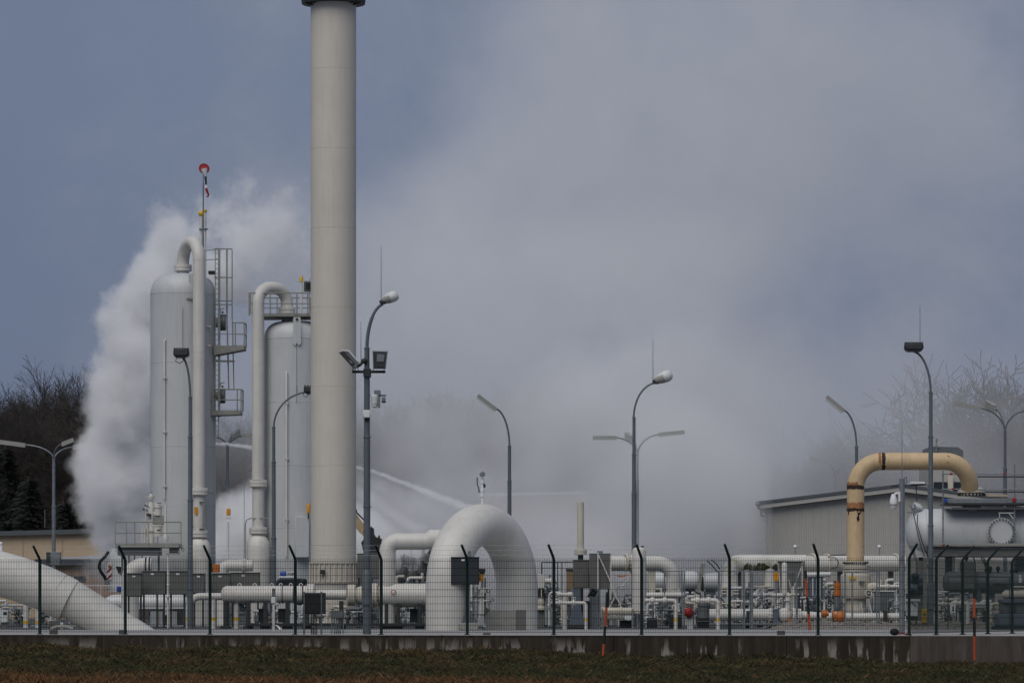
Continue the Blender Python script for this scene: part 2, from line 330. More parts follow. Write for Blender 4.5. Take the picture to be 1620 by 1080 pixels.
# ------------------------------------------------------------------ mesh fence
fe=Thing('mesh_fence','dark green welded mesh fence with barbed wire on angled posts','fence',720,1004,120)
posts=[-480,-344,-208,-73,63,198,332,467,603,739,876,1015,1154,1294]
base=[fpt(p)+Vector((0,0,.025)) for p in posts]; corner=fpt(1438)+Vector((0,0,.025))
right=[corner+Vector((.40,.9,0)).normalized()*2.46*i for i in range(0,6)]
H=2.2; AH=.37
def post_mb(p,lean):
    b=MB(120); r=.043/b.k; top=p+Vector((0,0,H)); e=top+Vector((lean[0],lean[1],AH))
    b.tube([p-Vector((0,0,.05)),top-Vector((0,0,.05)),top+Vector((lean[0]*.12,lean[1]*.12,.03)),e],[r,r,r*.95,r*.85],10)
    b.wbox(p+Vector((-.08,-.08,-.03)),p+Vector((.08,.08,.012))); return b
lean_l=ndir*.33+Vector((-.10,0,0)); rn=Vector((.9,-.4,0)).normalized()
pL=None
for p in base: 
    if pL is None: pL=fe.part('post',post_mb(p,lean_l),M['fence']); p0=p
    else: fe.share('post',pL,p-p0)
pc=fe.part('post',post_mb(corner,Vector((.2,-.3,.0))),M['fence'])
pr=fe.part('post',post_mb(right[1],rn*.36),M['fence'])
for p in right[2:]: fe.share('post',pr,p-right[1])
def wire_panel(a,b):
    mb=MB(120); d=(b-a); L=d.length; d.normalize(); n=Vector((d.y,-d.x,0)); r=.0058
    def w(p,q,r):
        t=(q-p).normalized(); x=t.cross(n).normalized(); o=[x*r*math.cos(k*2.094)+n*r*math.sin(k*2.094) for k in range(3)]
        mb.add([p+e for e in o]+[q+e for e in o],[(0,1,4,3),(1,2,5,4),(2,0,3,5)])
    x=.05
    while x<L-.03: w(a+d*x+Vector((0,0,.04)),a+d*x+Vector((0,0,H)),r); x+=.05
    z=.07
    while z<H+.01:
        w(a+d*.02+n*.006+Vector((0,0,z)),b-d*.02+n*.006+Vector((0,0,z)),r*1.15); w(a+d*.02-n*.006+Vector((0,0,z)),b-d*.02-n*.006+Vector((0,0,z)),r*1.15); z+=.2045
    return mb
chain=base+[corner]
for a,b in zip(chain[:-1],chain[1:]): fe.part('wire_panel',wire_panel(a,b),M['fence'],kind='stuff')
for a,b in zip(right[:-1],right[1:]): fe.part('wire_panel',wire_panel(a,b),M['fence'],kind='stuff')
for k in range(3):
    t=.25+.36*k; mb=MB(120); cr=random.Random(k)
    ln=[p+Vector((0,0,H))+Vector((lean_l[0],lean_l[1],AH))*t for p in base]+[corner+Vector((.2*t,-.3*t,H+AH*t))]+[p+Vector((0,0,H))+Vector((rn[0]*.36,rn[1]*.36,AH))*t for p in right[1:]]
    for a,b in zip(ln[:-1],ln[1:]):
        mid=(a+b)/2-Vector((0,0,.012)); mb.tube([a,mid,b],.0035/mb.k,3,False)
        for i in range(int((b-a).length/.11)):
            p=a+(b-a)*(i+.5)/((b-a).length/.11)-Vector((0,0,.008)); v=Vector((cr.uniform(-1,1),cr.uniform(-1,1),cr.uniform(-1,1))).normalized()*.02; mb.tube([p-v,p+v],.003/mb.k,3,False)
    fe.part('barbed_wire',mb,M['galv'])
for px,lab,x1 in((84,'dark concrete block by the fence foot in front of the sloping white pipe',90),(194,'dark concrete block against the fence post at the tip of the sloping pipe',200),(770,'flat dark concrete block at the fence foot before the white pipe arch',776),(1236,'dark concrete block at the fence foot beside the orange and black marker pole',1242)):
    D=fy(px)+.7; b=MB(D); h=8 if px!=770 else 4; b.box(px-6,px+6,gy(D)-h,gy(D)+.5,0,.25,.012); single('concrete_block',b,M['cab'],lab,'block',W(px,gy(D),D),'concrete blocks along the fence foot')
t=Thing('black_bag','black sack with red and white tape by the corner fence post','bag',1416,gy(118.6),118.6)
b=t.mb(); b.ball((1415,999,0),7.5,1,.8,.75); t.part('sack',b,M['black'])
b=t.mb(); b.tube([(1420,1003,-.1),(1426,1000.5,-.12),(1432,1003,-.1),(1437,1001,-.1),(1441,1003.5,-.12)],1.1,5); t.part('barrier_tape',b,M['red'])
# snow marker poles
def marker(px,ptop,pbot,D,bands,lab,xt):
    t=Thing('marker_pole',lab,'marker pole',px,pbot,D,'orange and black snow marker poles')
    for y0,y1,c in bands:
        xa=xt+(px-xt)*(y0-ptop)/(pbot-ptop); xb=xt+(px-xt)*(y1-ptop)/(pbot-ptop); b=t.mb(); b.cyl((xa,y0),(xb,y1),2.2,n=10); t.part('orange_band' if c=='marker' else 'black_band',b,M[c])
marker(954,936,1037,118.3,[(936,960,'black'),(960,990,'marker'),(990,1018,'black'),(1018,1037,'marker')],'leaning orange and black marker pole in front of the concrete wall',961)
marker(1281,902,996,136,[(902,915,'black'),(915,944,'marker'),(944,970,'black'),(970,996,'marker')],'thin orange and black marker pole behind the fence by the orange valves',1274)
marker(1542,938,1043,116.6,[(938,946,'black'),(946,976,'marker'),(976,1006,'black'),(1006,1043,'marker')],'orange and black marker pole before the brown wall section',1541)
# ------------------------------------------------------------------ buildings
def slab(mb,pts,y0,y1): # polygon in photo plane extruded from y0 to y1 metres behind D
    return mb.prism(pts,y0,y1)
t=Thing('beige_building','low beige building with dark flat roof behind the lamp post, under the bare wood','building',60,gy(262),262)
g=gy(262)
b=t.mb(); b.prism([(-260,852),(172,842),(172,g+2),(-260,g+2)],0,16); t.part('wall',b,M['beige'])
for i in range(6):
    b=t.mb(-.02); x=-150+i*62; b.box(x,x+.8,853,g,-.01,.02); t.part('panel_joint',b,M['brickred'])
b=t.mb(-.35); b.prism([(-262,846),(177,835.5),(177,843),(-262,853)],0,17); t.part('roof',b,M['roof'])
b=t.mb(-.3); b.cyl((71,834),(71,806),.5,n=6); t.part('lightning_rod',b,M['galv'])
t=Thing('annex_building','small reddish annex with pale lean-to roof and dark fascia before the beige building','building',130,gy(245),245)
g=gy(245)
b=t.mb(); b.prism([(60,893),(215,892),(215,g+2),(60,g+2)],0,9); t.part('wall',b,M['brickred'])
b=t.mb(-.4); b.prism([(55,884),(220,884),(220,893.5),(55,893.5)],0,.3); t.part('fascia',b,M['roof'])
b=t.mb(-.4); b.add([W(55,883.5,244.6),W(220,883.5,244.6),W(220,871,244.6)+Vector((0,9,0)),W(55,880,244.6)+Vector((0,9,0))],[(0,1,2,3)]); t.part('roof',b,M['roofpale'])
b=t.mb(-.05); b.box(117,136,911,920,0,.1,.02); t.part('window',b,M['glass'])
t=Thing('corrugated_shed','grey corrugated shed with shallow gable roof behind the yellow pipe loop','building',1350,gy(232),232)
g=gy(232)
b=t.mb(); n=0; x=1211.0; vs=[]
def roofy(x): return 802-(x-1197)*(802-772)/(1425-1197) if x<1425 else 772+(x-1425)*30/228.0
prof=[]
while x<1640: prof+= [(x,0),(x+1.5,0),(x+2.0,.022),(x+3.2,.022)]; x+=3.7
k=len(prof); vs=[W(px,roofy(px),232,0)+Vector((0,d,0)) for px,d in prof]+[W(px,g+2,232,0)+Vector((0,d,0)) for px,d in prof]
b.add(vs,[(i,i+1,i+1+k,i+k) for i in range(k-1)]); t.part('cladding',b,M['clad'])
b=t.mb(.08); b.prism([(1211,803),(1425,774),(1640,803),(1640,g+2),(1211,g+2)],0,22,1.7); t.part('wall',b,M['clad'])
b=t.mb(-.45); b.prism([(1196,793),(1425,765),(1655,795),(1655,799),(1425,769.5),(1196,798)],0,23,1.9); t.part('roof',b,M['roof'])
b=t.mb(-.40); b.prism([(1199,798.2),(1425,769.7),(1655,799.2),(1655,806),(1425,777),(1199,804.5)],0,.35); t.part('barge_board',b,M['clad'])
b=t.mb(-.5); b.tube([(1199,797),(1199,802),(1204,807),(1204,815),(1210,816)],1.5,8); b.ball((1199,797),4,1,.7,1); t.part('downpipe',b,M['galv'])
for nm,px,lab in(('roof_lamp',1258,'small white round lamp on a stem against the shed wall'),('roof_lamp',1391,'small white round lamp on a stem beside the yellow pipe')):
    t=Thing(nm,lab,'lamp',px,gy(205),205,'round lamps before the shed'); b=t.mb(); b.cyl((px,gy(205)),(px,868),.7,n=6); t.part('stem',b,M['galv']); b=t.mb(); b.ball((px,864.5),3.2); t.part('globe',b,M['signwhite'])
t=Thing('roof_cabin','small grey plant cabin with two dark windows rising behind the shed roof','building',1500,gy(238),238)
b=t.mb(); b.prism([(1470,724),(1522,724),(1522,gy(238)),(1470,gy(238))],0,6); t.part('wall',b,M['clad'])
b=t.mb(-.2); b.prism([(1473,706),(1516,707),(1524,713),(1524,724),(1473,724)],0,5); t.part('roof_unit',b,M['machine'])
for x0,x1 in((1477,1499),(1509,1523)): b=t.mb(-.06); b.box(x0,x1,762,776,0,.1); t.part('window',b,M['glass'])
b=t.mb(-.25); b.box(1500,1508,753,800,0,.2,.02); t.part('column',b,M['cream'])
b=t.mb(-.3); b.cyl((1481.5,714),(1481.5,693),1,n=6); b.box(1480,1484,694,698,-.05,.05); b.box(1480,1484,703,707,-.05,.05); b.cyl((1482,700),(1494,700),.4,n=5); t.part('instrument_mast',b,M['ladder'])
t=Thing('far_hall','pale industrial hall half lost in the steam behind the vent pipe','building',850,gy(300),300)
b=t.mb(); b.prism([(762,784),(928,781),(928,gy(300)),(762,gy(300))],0,20); t.part('wall',b,M['beige'])
b=t.mb(-.4); b.prism([(757,780),(930,777),(930,781),(757,784)],0,21); t.part('roof',b,M['signwhite'])
b=t.mb(-8); b.prism([(650,834),(1215,832),(1215,gy(292)),(650,gy(292))],0,7); t.part('front_wing',b,M['clad'])
b=t.mb(-8.4); b.prism([(646,830),(1219,828),(1219,832),(646,834)],0,8); t.part('wing_roof',b,M['signwhite'])
# ------------------------------------------------------------------ trees
def tree_mesh(seed,H,spread,sparse=False):
    """bare broadleaf tree: trunk+limbs and twig crown, metres"""
    r=random.Random(seed); tr=MB(F); cr=MB(F)
    def grow(p,dirv,L,rad,lev):
        n=4 if lev<3 else 2; pts=[p]; d=dirv.copy(); q=p.copy(); rs=[rad]
        for i in range(n):
            d=(d+Vector((r.uniform(-1,1),r.uniform(-1,1),r.uniform(-.5,.6)))*(.10 if lev==0 else .20 if lev<3 else .3)).normalized(); q=q+d*(L/n); pts.append(q.copy()); rs.append(rad*(1-.5*(i+1)/n))
        (tr if lev<2 else cr).tube(pts,[max(x,.03 if sparse else .013) for x in rs],(7,5,4,3,3,3)[lev],False)
        if lev==(4 if sparse else 5) or L<(.5 if sparse else .4): return
        k=((9,5,4,4,0,0) if sparse else (8,6,5,5,4,0))[lev]
        for i in range(k):
            f=(.28+.72*(i+r.random())/k) if lev==0 else r.uniform(.2,1.0); j=min(n-1,int(f*n)); u=f*n-j; s=pts[j].lerp(pts[j+1],u)
            a=r.uniform(0,6.283); dd=(pts[j+1]-pts[j]).normalized(); ax=Matrix.Rotation(a,3,dd)@dd.orthogonal().normalized(); ang=r.uniform(.5,1.05)*spread; nd=Matrix.Rotation(ang,3,ax)@dd; nd.z+=.10; nd.normalize()
            grow(s,nd,L*r.uniform(.5,.75)*(1.15-.5*f if lev==0 else 1),rs[j]*r.uniform(.45,.65),lev+1)
        if lev>0: grow(pts[-1],d,L*.55,rs[-1],lev+1)
    grow(Vector((0,0,0)),Vector((r.uniform(-.08,.08),r.uniform(-.08,.08),1)).normalized(),H*.66,H*(.019 if sparse else .0125),0)
    return tr,cr
protos=[]
for i,(Hh,sp) in enumerate(((19,.95),(20,.8),(18,1.1),(21,1.0),(17,.9),(20,1.15),(19,1.3),(21,1.2))):
    tr,cr=tree_mesh(11+i,Hh,sp,i>4); protos.append((tr.mesh('trunk',M['bark'],smooth=True),cr.mesh('crown',M['twig'],smooth=False)))
def bare_tree(x,y,k,s,rz,lab,grp):
    t=bpy.data.objects.new('bare_tree',None); col.objects.link(t); t.location=(x,y,-.1); t.rotation_euler=(0,0,rz); t.scale=(s,s,s); tag(t,lab,'tree',grp)
    for nm,me in zip(('trunk','crown'),protos[k]): o=bpy.data.objects.new(nm,me); col.objects.link(o); o.parent=t
def topscale(px,ytop,D,k):                  # scale that brings the crown to the seen height
    h=max(v.co.z for v in protos[k][1].vertices); return (CZ+(HY-ytop)*D/F+.1)/h
TL=[(-55,600,340,0),(-20,592,350,2),(18,586,345,1),(45,604,338,4),(70,600,352,3),(97,566,344,1),(122,572,349,0),(150,596,340,2),(185,590,348,3),(215,600,356,4),(5,620,322,3),(60,628,318,0),(118,632,320,2),(165,640,316,1),(-35,628,325,4),(90,620,330,2),(35,612,328,0),(140,612,332,3)]
names=['tall bare tree with forked crown above the left lamp','bare tree rising over the beige building','thin bare tree at the edge of the steam','bare tree in the dark wood behind the beige building']
for i,(px,yt,D,k) in enumerate(TL):
    s=topscale(px,yt,D,k); P=W(px,955,D); lab={97:'tallest bare tree of the left wood with forked crown',18:'bare tree with rounded crown at the far left of the wood'}.get(px,'bare leafless tree standing in the dark wood behind the beige building')
    bare_tree(P.x,D,k,s,i*1.3,lab,'bare trees of the wood behind the beige building' if px not in(97,18) else None)
TR=[(1508,632,345,6),(1535,590,352,7),(1556,556,348,5),(1592,575,344,6),(1618,552,350,7),(1650,560,346,5),(1575,650,330,7),(1612,640,330,5)]
for i,(px,yt,D,k) in enumerate(TR):
    s=topscale(px,yt,D,k); P=W(px,955,D); lab={1556:'tall bare tree with open fan of branches above the three-armed lamp',1508:'lower bare tree fading into the steam beside the tall pole lamp'}.get(px,'bare tree veiled by haze behind the big grey vessel')
    bare_tree(P.x,D,k,s,i*2.1+.7,lab,'bare trees veiled by haze on the vessel side' if px not in(1556,1508) else None)
TC=[(585,600,372,1),(620,596,376,3),(655,606,370,0),(690,598,378,2),(725,606,372,4),(760,600,376,1),(795,604,380,3),(835,600,374,0),(875,606,378,2),(915,616,380,1),(360,640,366,0),(395,636,370,2),(335,640,368,3),(600,640,356,2),(670,644,352,4),(740,640,356,0),(810,646,352,1),(960,630,376,4),(1300,660,372,3),(1340,668,372,0),(1380,670,368,2),(1425,672,374,1)]
def far_wood():
    """the wood beyond the plant, which reads as one mass through the steam"""
    me=bpy.data.meshes.new('far_wood'); ps=[W(px,955,D) for px,yt,D,k in TC]; me.from_pydata([(p.x,p.y,-.1) for p in ps],[],[])
    sa=me.attributes.new('size','FLOAT','POINT'); sa.data.foreach_set('value',[topscale(px,yt,D,k) for px,yt,D,k in TC]); me.materials.append(M['twig'])
    ka=me.attributes.new('sort','INT','POINT'); ka.data.foreach_set('value',[c[3] for c in TC])
    t=bpy.data.node_groups.new('far_wood','GeometryNodeTree'); t.interface.new_socket('Geometry',in_out='INPUT',socket_type='NodeSocketGeometry'); t.interface.new_socket('Geometry',in_out='OUTPUT',socket_type='NodeSocketGeometry')
    N=t.nodes; L=t.links; gi=N.new('NodeGroupInput'); go=N.new('NodeGroupOutput'); jn=N.new('GeometryNodeJoinGeometry')
    def attr(nm,ty): n=N.new('GeometryNodeInputNamedAttribute'); n.data_type=ty; n.inputs[0].default_value=nm; return n.outputs[0]
    sz=attr('size','FLOAT'); so=attr('sort','INT'); ix=N.new('GeometryNodeInputIndex').outputs[0]
    rz=N.new('ShaderNodeMath'); rz.operation='MULTIPLY'; L.new(ix,rz.inputs[0]); rz.inputs[1].default_value=1.7
    rv=N.new('ShaderNodeCombineXYZ'); L.new(rz.outputs[0],rv.inputs[2]); er=N.new('FunctionNodeEulerToRotation'); L.new(rv.outputs[0],er.inputs[0])
    for k in range(5):
        eq=N.new('FunctionNodeCompare'); eq.data_type='INT'; eq.operation='EQUAL'; L.new(so,eq.inputs[2]); eq.inputs[3].default_value=k
        for me2 in protos[k]:
            ob=next(o for o in bpy.data.objects if o.type=='MESH' and o.data is me2)
            oi=N.new('GeometryNodeObjectInfo'); oi.transform_space='ORIGINAL'; oi.inputs['Object'].default_value=ob; oi.inputs['As Instance'].default_value=True
            ip=N.new('GeometryNodeInstanceOnPoints'); L.new(gi.outputs[0],ip.inputs['Points']); L.new(eq.outputs[0],ip.inputs['Selection']); L.new(oi.outputs['Geometry'],ip.inputs['Instance']); L.new(er.outputs[0],ip.inputs['Rotation']); L.new(sz,ip.inputs['Scale']); L.new(ip.outputs[0],jn.inputs[0])
    L.new(jn.outputs[0],go.inputs[0])
    o=bpy.data.objects.new('far_wood',me); col.objects.link(o); o['kind']='stuff'; o.modifiers.new('wood','NODES').node_group=t
far_wood()
# undergrowth: a thicket of twigs that reads as one dark mass
def thicket(name,x0,x1,y0,y1,h0,n,seed):
    rs=np.random.RandomState(seed); x=x0+(x1-x0)*rs.rand(n); y=y0+(y1-y0)*rs.rand(n); z=h0*rs.rand(n)**.8
    L=.8+1.8*rs.rand(n); dx=rs.randn(n)*.35; dy=rs.randn(n)*.3; dz=.4+.6*rs.rand(n); w=.02+.03*rs.rand(n)
    V=np.empty((n,3,3)); V[:,0]=np.stack([x-w,y,z],1); V[:,1]=np.stack([x+w,y+w,z],1); V[:,2]=np.stack([x+dx*L,y+dy*L,z+dz*L],1)
    me=bpy.data.meshes.new(name); me.vertices.add(n*3); me.vertices.foreach_set('co',V.ravel()); me.loops.add(n*3); me.loops.foreach_set('vertex_index',np.arange(n*3,dtype=np.int32))
    me.polygons.add(n); me.polygons.foreach_set('loop_start',(np.arange(n)*3).astype(np.int32)); me.polygons.foreach_set('loop_total',np.full(n,3,np.int32)); me.update(); me.validate()
    me.materials.append(M['twig']); o=bpy.data.objects.new(name,me); col.objects.link(o); o['kind']='stuff'
thicket('undergrowth',-62,-24,322,356,13,170000,1)
thicket('undergrowth',-24,10,356,384,12.5,80000,2)
thicket('undergrowth',33,60,328,356,8.5,36000,3)
thicket('undergrowth',10,28,362,380,7,12000,4)
# conifers at the far left edge
def conifer(seed,H,rad):
    r=random.Random(seed); tr=MB(F); cr=MB(F); tr.tube([Vector((0,0,0)),Vector((0,0,H))],[.22,.03],7)
    for i in range(70):
        z=H*(.12+.86*i/70); L=rad*(1-(z/H)**2.2)*r.uniform(.35,1.25)*(.8+.35*math.sin(z*2.1+seed))+.25
        for j in range(7):
            a=r.uniform(0,6.283); d=Vector((math.cos(a),math.sin(a),-.18)); p=Vector((0,0,z)); q=p+d*L
            for k in range(9):
                f=r.uniform(.15,1); c=p.lerp(q,f); wv=Vector((-d.y,d.x,r.uniform(-.4,.3))); e=r.uniform(.18,.42)
                cr.add([c-wv*.05,c+wv*.05+Vector((0,0,-.06)),c+wv*e*r.choice((-1,1))+d*e*.8-Vector((0,0,r.uniform(0,.25)))],[(0,1,2)])
    return tr.mesh('trunk',M['bark']),cr.mesh('crown',M['needles'],smooth=False)
cf=[conifer(3,11.5,2.9),conifer(4,10,2.6)]
for i,(px,yt,D,k,lab) in enumerate(((8,700,300,0,'dark evergreen conifer below the lamp arm at the picture edge'),(45,752,296,1,'smaller dark conifer beside the lamp post before the wood'),(-30,720,305,0,'dark evergreen half out of the frame'),(100,790,300,1,'low dark conifer just above the beige roof'))):
    h=[11.5,10][k]; t=bpy.data.objects.new('conifer_tree',None); col.objects.link(t); s=(CZ+(HY-yt)*D/F)/h; t.location=(W(px,0,D).x,D,-.05); t.scale=(s*1.15,s*1.15,s); t.rotation_euler=(0,0,i); tag(t,lab,'tree','dark conifers before the wood')
    for nm,me in zip(('trunk','crown'),cf[k]): o=bpy.data.objects.new(nm,me); col.objects.link(o); o.parent=t
# ------------------------------------------------------------------ vent stack
def flange(b,c,ax,r,th,nb=0,gap=.8):
    """pair of bolted discs; c px point at the joint, r px, th px each"""
    ax=Vector(ax); b.lathe(c,ax,[(-th-gap/2,r*.96),(-th-gap/2+.3,r),(-gap/2,r),(-gap/2,r*.82),(gap/2,r*.82),(gap/2,r),(th+gap/2-.3,r),(th+gap/2,r*.96)],28)
    if nb: b.bolts(c,ax,r*.9,r*.07,2*th+gap+2.2,nb)
    return b
t=Thing('vent_stack','tall cream steel stack rising out of the frame, with ring platform at its top','stack',527.5,gy(165),165)
ys=[888,862,737,612,487,362,237,111,-30]
for a,c in zip(ys[:-1],ys[1:]):
    b=t.mb(); b.lathe((527.5,a),(0,0,1),[(0,36),(a-c-.3,36)],64); t.part('shell_section',b,M['stack'])
    b=t.mb(); b.ring((527.5,c),(0,0,1),36.0,.18,64,5); t.part('weld_seam',b,M['cream'])
b=t.mb(); b.lathe((527.5,7),(0,0,1),[(0,37),(0,50),(6,51),(6,48),(9,48),(9,37)],48); t.part('ring_platform',b,M['dark'])
for x in(482,497,512,543,558,573):
    b=t.mb(); b.bar((x,6.5,-.6),(527.5+(x-527.5)*.7,10,-.4),3); t.part('platform_bracket',b,M['dark'])
b=t.mb(); b.lathe((527.5,922),(0,0,1),[(0,37.2),(34,37.2)],48); t.part('skirt',b,M['stack'])
for y in(890,921):
    b=t.mb(); b.lathe((527.5,y+1.3),(0,0,1),[(0,37.5),(0,39),(2.4,39),(2.4,37.5)],48); t.part('skirt_flange',b,M['cream'])
for i in range(14):
    a=math.pi*(i+.5)/14; x=527.5+38*math.cos(a); d=-38*t.mb().k*math.sin(a); b=t.mb(); b.bar((x,920,d),(x,892,d),1.4,.09); t.part('stiffener',b,M['stack'])
b=t.mb(); b.box(508,516,901,907.5,-1.06,-.9,.01); t.part('hatch',b,M['dark'])
b=t.mb(); b.lathe((527.5,gy(165)),(0,0,1),[(0,41),(0,41),(3,41),(3,36.5),(gy(165)-923,36.5)],48); t.part('base_section',b,M['stack'])
# ------------------------------------------------------------------ separator tanks
def loop_pts(xa,ya,da,xb,yb,db,Rv,yc,n=10):
    """half-circle between two verticals (xa,da) and (xb,db), crown radius Rv px round row yc"""
    return [((xa+xb)/2+(xa-xb)/2*math.cos(math.pi*i/n),yc-Rv*math.sin(math.pi*i/n),(da+db)/2+(da-db)/2*math.cos(math.pi*i/n)) for i in range(n+1)]
def rail(t,pts,ytop,ybot,m,rail_n=(0,.5),post=1.6,nposts=None,toe=True):
    """handrail along px points (x,depth); posts at points"""
    b=t.mb()
    for x,d in pts: b.bar((x,ybot,d),(x,ytop,d),post)
    t.part('rail_posts',b,m) if False else None
    for x,d in pts:
        q=t.mb(); q.bar((x,ybot,d),(x,ytop,d),post); t.part('rail_post',q,m)
    for f in rail_n:
        for (x0,d0),(x1,d1) in zip(pts[:-1],pts[1:]):
            y=ytop+(ybot-ytop)*f; q=t.mb(); q.tube([(x0,y,d0),(x1,y,d1)],1.05 if f==0 else .85,6); t.part('handrail',q,m)
    if toe:
        for (x0,d0),(x1,d1) in zip(pts[:-1],pts[1:]): q=t.mb(); q.bar((x0,ybot-1.5,d0),(x1,ybot-1.5,d1),.5,None); q2=None; t.part('toe_board',q,m)
# tank one
D=185; k=D/F; g=gy(D)
t=Thing('separator_tank','tall grey pressure tank with caged ladder and side platforms on its flank','tank',289.5,g,D)
R1=51.5
b=t.mb(); b.lathe((289.5,g),(0,0,1),[(0,R1)]+[(g-y,R1) for y in(900,800,707,575,466)],72); t.part('shell',b,M['tank'])
b=t.mb(); b.lathe((289.5,466),(0,0,1),[(0,R1*1.0)]+[(33*math.sin(R(a)),max(R1*math.cos(R(a))**.52,8)) for a in range(8,90,8)],72); t.part('dome',b,M['tank'])
for y in(466,575,707,800): b=t.mb(); b.ring((289.5,y),(0,0,1),R1,.4,72,4); t.part('weld_seam',b,M['tank'])
b=t.mb(); b.lathe((289.5,434),(0,0,1),[(0,9.5),(8,9.5)],28); t.part('nozzle',b,M['tank'])
b=t.mb(); flange(b,(289.5,424,0),(0,0,1),14,4,16); t.part('top_flange',b,M['white'])
b=t.mb(); b.prism([(302,438),(313,438),(313,474),(310,478),(306,478),(302,474)],-1.30,-1.22); t.part('lifting_lug',b,M['tank'])
b=t.mb(); b.box(299,314,474.5,477.5,-1.45,-1.2); t.part('lug_shelf',b,M['ladder'])
b=t.mb(); b.tube([(264,790,-1.35),(264,545,-1.35),(264.5,541,-1.33),(266,540,-1.30)],1.5,8); t.part('drain_pipe',b,M['white'])
for y in(600,685,770): b=t.mb(); b.box(261.5,267,y-1,y+1.5,-1.42,-1.2); t.part('pipe_clip',b,M['tank'])
b=t.mb(); b.cyl((293.5,555,-1.52),(293.5,490,-1.52),.35,n=5); t.part('thin_rod',b,M['dark'])
b=t.mb(); b.cyl((331,519,-.9),(336,519,-1.0),1.8,n=10); b.cyl((331,549,-.9),(336,549,-1.0),1.4,n=10); t.part('stub_nozzle',b,M['white'])
# side nozzles with bolted covers
for y,xx,rr in((510,352,13),(626,351,12)):
    b=t.mb(); b.cyl((335,y,.2),(xx,y,.0),rr*.62,n=20); t.part('side_nozzle',b,M['tank'])
    b=t.mb(); flange(b,(xx+1,y,0),(1,0,0),rr,3,18); t.part('blind_flange',b,M['machine'])
    b=t.mb(); b.tube([(348,y-rr-1,0),(349,y-rr-8,0),(355,y-rr-9,0)],.8,6); b.ball((352,y-rr-3,0),2); t.part('davit',b,M['ladder'])
# ladder and cage
b=t.mb()
for x in(341.5,346.5): b.bar((x,395,-.35),(x,690,-.35),1.3)
t.part('ladder_stile',b,M['ladder'])
q0=None
for i in range(36):
    y=402+i*8
    if q0 is None: b=t.mb(); b.cyl((341.5,y,-.35),(346.5,y,-.35),.45,n=5); q0=t.part('rung',b,M['ladder'])
    else: t.share('rung',q0,(0,0,-i*8*k))
for x,d,y0,y1,wd in((348,-.5,395,660,3.6),(359.5,-.2,395,500,2.4),(367,.1,395,500,1.7),(359.5,-.2,500,617,2.2),(367,.1,500,617,1.6)):
    b=t.mb(); b.bar((x,y0,d),(x+(3 if y1==617 else 0),y1,d),wd); t.part('cage_strap',b,M['ladder'])
for y in(395,440,477,483,572):
    b=t.mb(); b.bar((340,y,-.5),(368 if y<500 else 372,y,-.3),1.8 if y!=572 else 3); t.part('cage_hoop',b,M['ladder'])
b=t.mb(); b.bar((307,411,.3),(345,411,-.2),1.2); b.bar((307,397,.3),(307,432,.3),1.6); b.bar((307,397,.3),(345,395,-.2),1.2); t.part('top_guard',b,M['ladder'])
b=t.mb(); b.box(331,341,430,434.5,-.6,0); t.part('ladder_step',b,M['dark'])
# two side platforms
for (x0,x1,yt,yb) in((340,388,512,548),(335,383,617,650)):
    b=t.mb(); b.prism([(x0,yb),(x1,yb),(x1,yb+6),(x0,yb+15)] if x0==340 else [(x0,yb),(x1-1,yb),(x1-1,yb+6),(x0,yb+8)],-.7,.7); t.part('platform_deck',b,M['ladder'])
    rail(t,[(x0+(4 if x0==335 else 30),-.7),(x1-6 if x0==335 else x1-14,-.7),(x1,-.7),(x1,.6)],yt,yb,M['ladder'],post=2.0)
    b=t.mb(); b.bar((x0,yt+(yb-yt)*.5,-.68),(x1,yt+(yb-yt)*.5,-.68),1.2); t.part('handrail',b,M['ladder'])
# overhead pipe from the tank top down to a domed vessel
t=Thing('overhead_pipe','off-white pipe bending over the top of the taller tank and down its front','pipe',319,g,D)
pp=[(289.5,420,0)]+loop_pts(289.5,413,0,319.5,413,-1.78,30,416,12)+[(319.5,775,-1.78)]
b=t.mb(); b.tube(pp,9.8,24); t.part('riser',b,M['pipe'])
for y in(417,561): b=t.mb(); b.ring((319.5,y,-1.78),(0,0,1),9.8,.3,24,4); t.part('weld_seam',b,M['pipe'])
b=t.mb(); flange(b,(319.5,779.5,-1.78),(0,0,1),14.5,4.2,18); t.part('flange',b,M['white'])
b=t.mb(); b.cyl((319.5,784,-1.78),(319.5,842,-1.78),9.3,n=24); t.part('spool',b,M['white'])
b=t.mb(); flange(b,(319.5,846,-1.78),(0,0,1),14.5,4.2,18); t.part('flange',b,M['white'])
b=t.mb(); b.lathe((319.5,g,-1.78),(0,0,1),[(0,18.5),(g-872,18.5),(g-862,17.5),(g-855,14),(g-851,9)],32); t.part('domed_vessel',b,M['white'])
b=t.mb(); b.prism([(313,803.5),(318.5,803.5),(318.5,813),(315.7,815.5),(313,813)],-2.08,-2.05); t.part('warning_sign',b,M['amber'])
b=t.mb(); b.tube([(327,890,-2.1),(327,795,-2.1)],.8,6); b.tube([(309,860,-2.1),(309,838,-2.1),(313,832,-2.1)],.7,6); t.part('impulse_line',b,M['ladder'])
for y in(796,838,880): b=t.mb(); b.box(321,328,y-.8,y+.8,-2.12,-2.05); t.part('pipe_clamp',b,M['dark'])
b=t.mb(); b.tube([(333,780,-1.8),(341,781,-1.8)],1,6); b.ring((345,780.5,-1.8),(0,1,0),4,.5,14,4); t.part('gauge_hook',b,M['galv'])
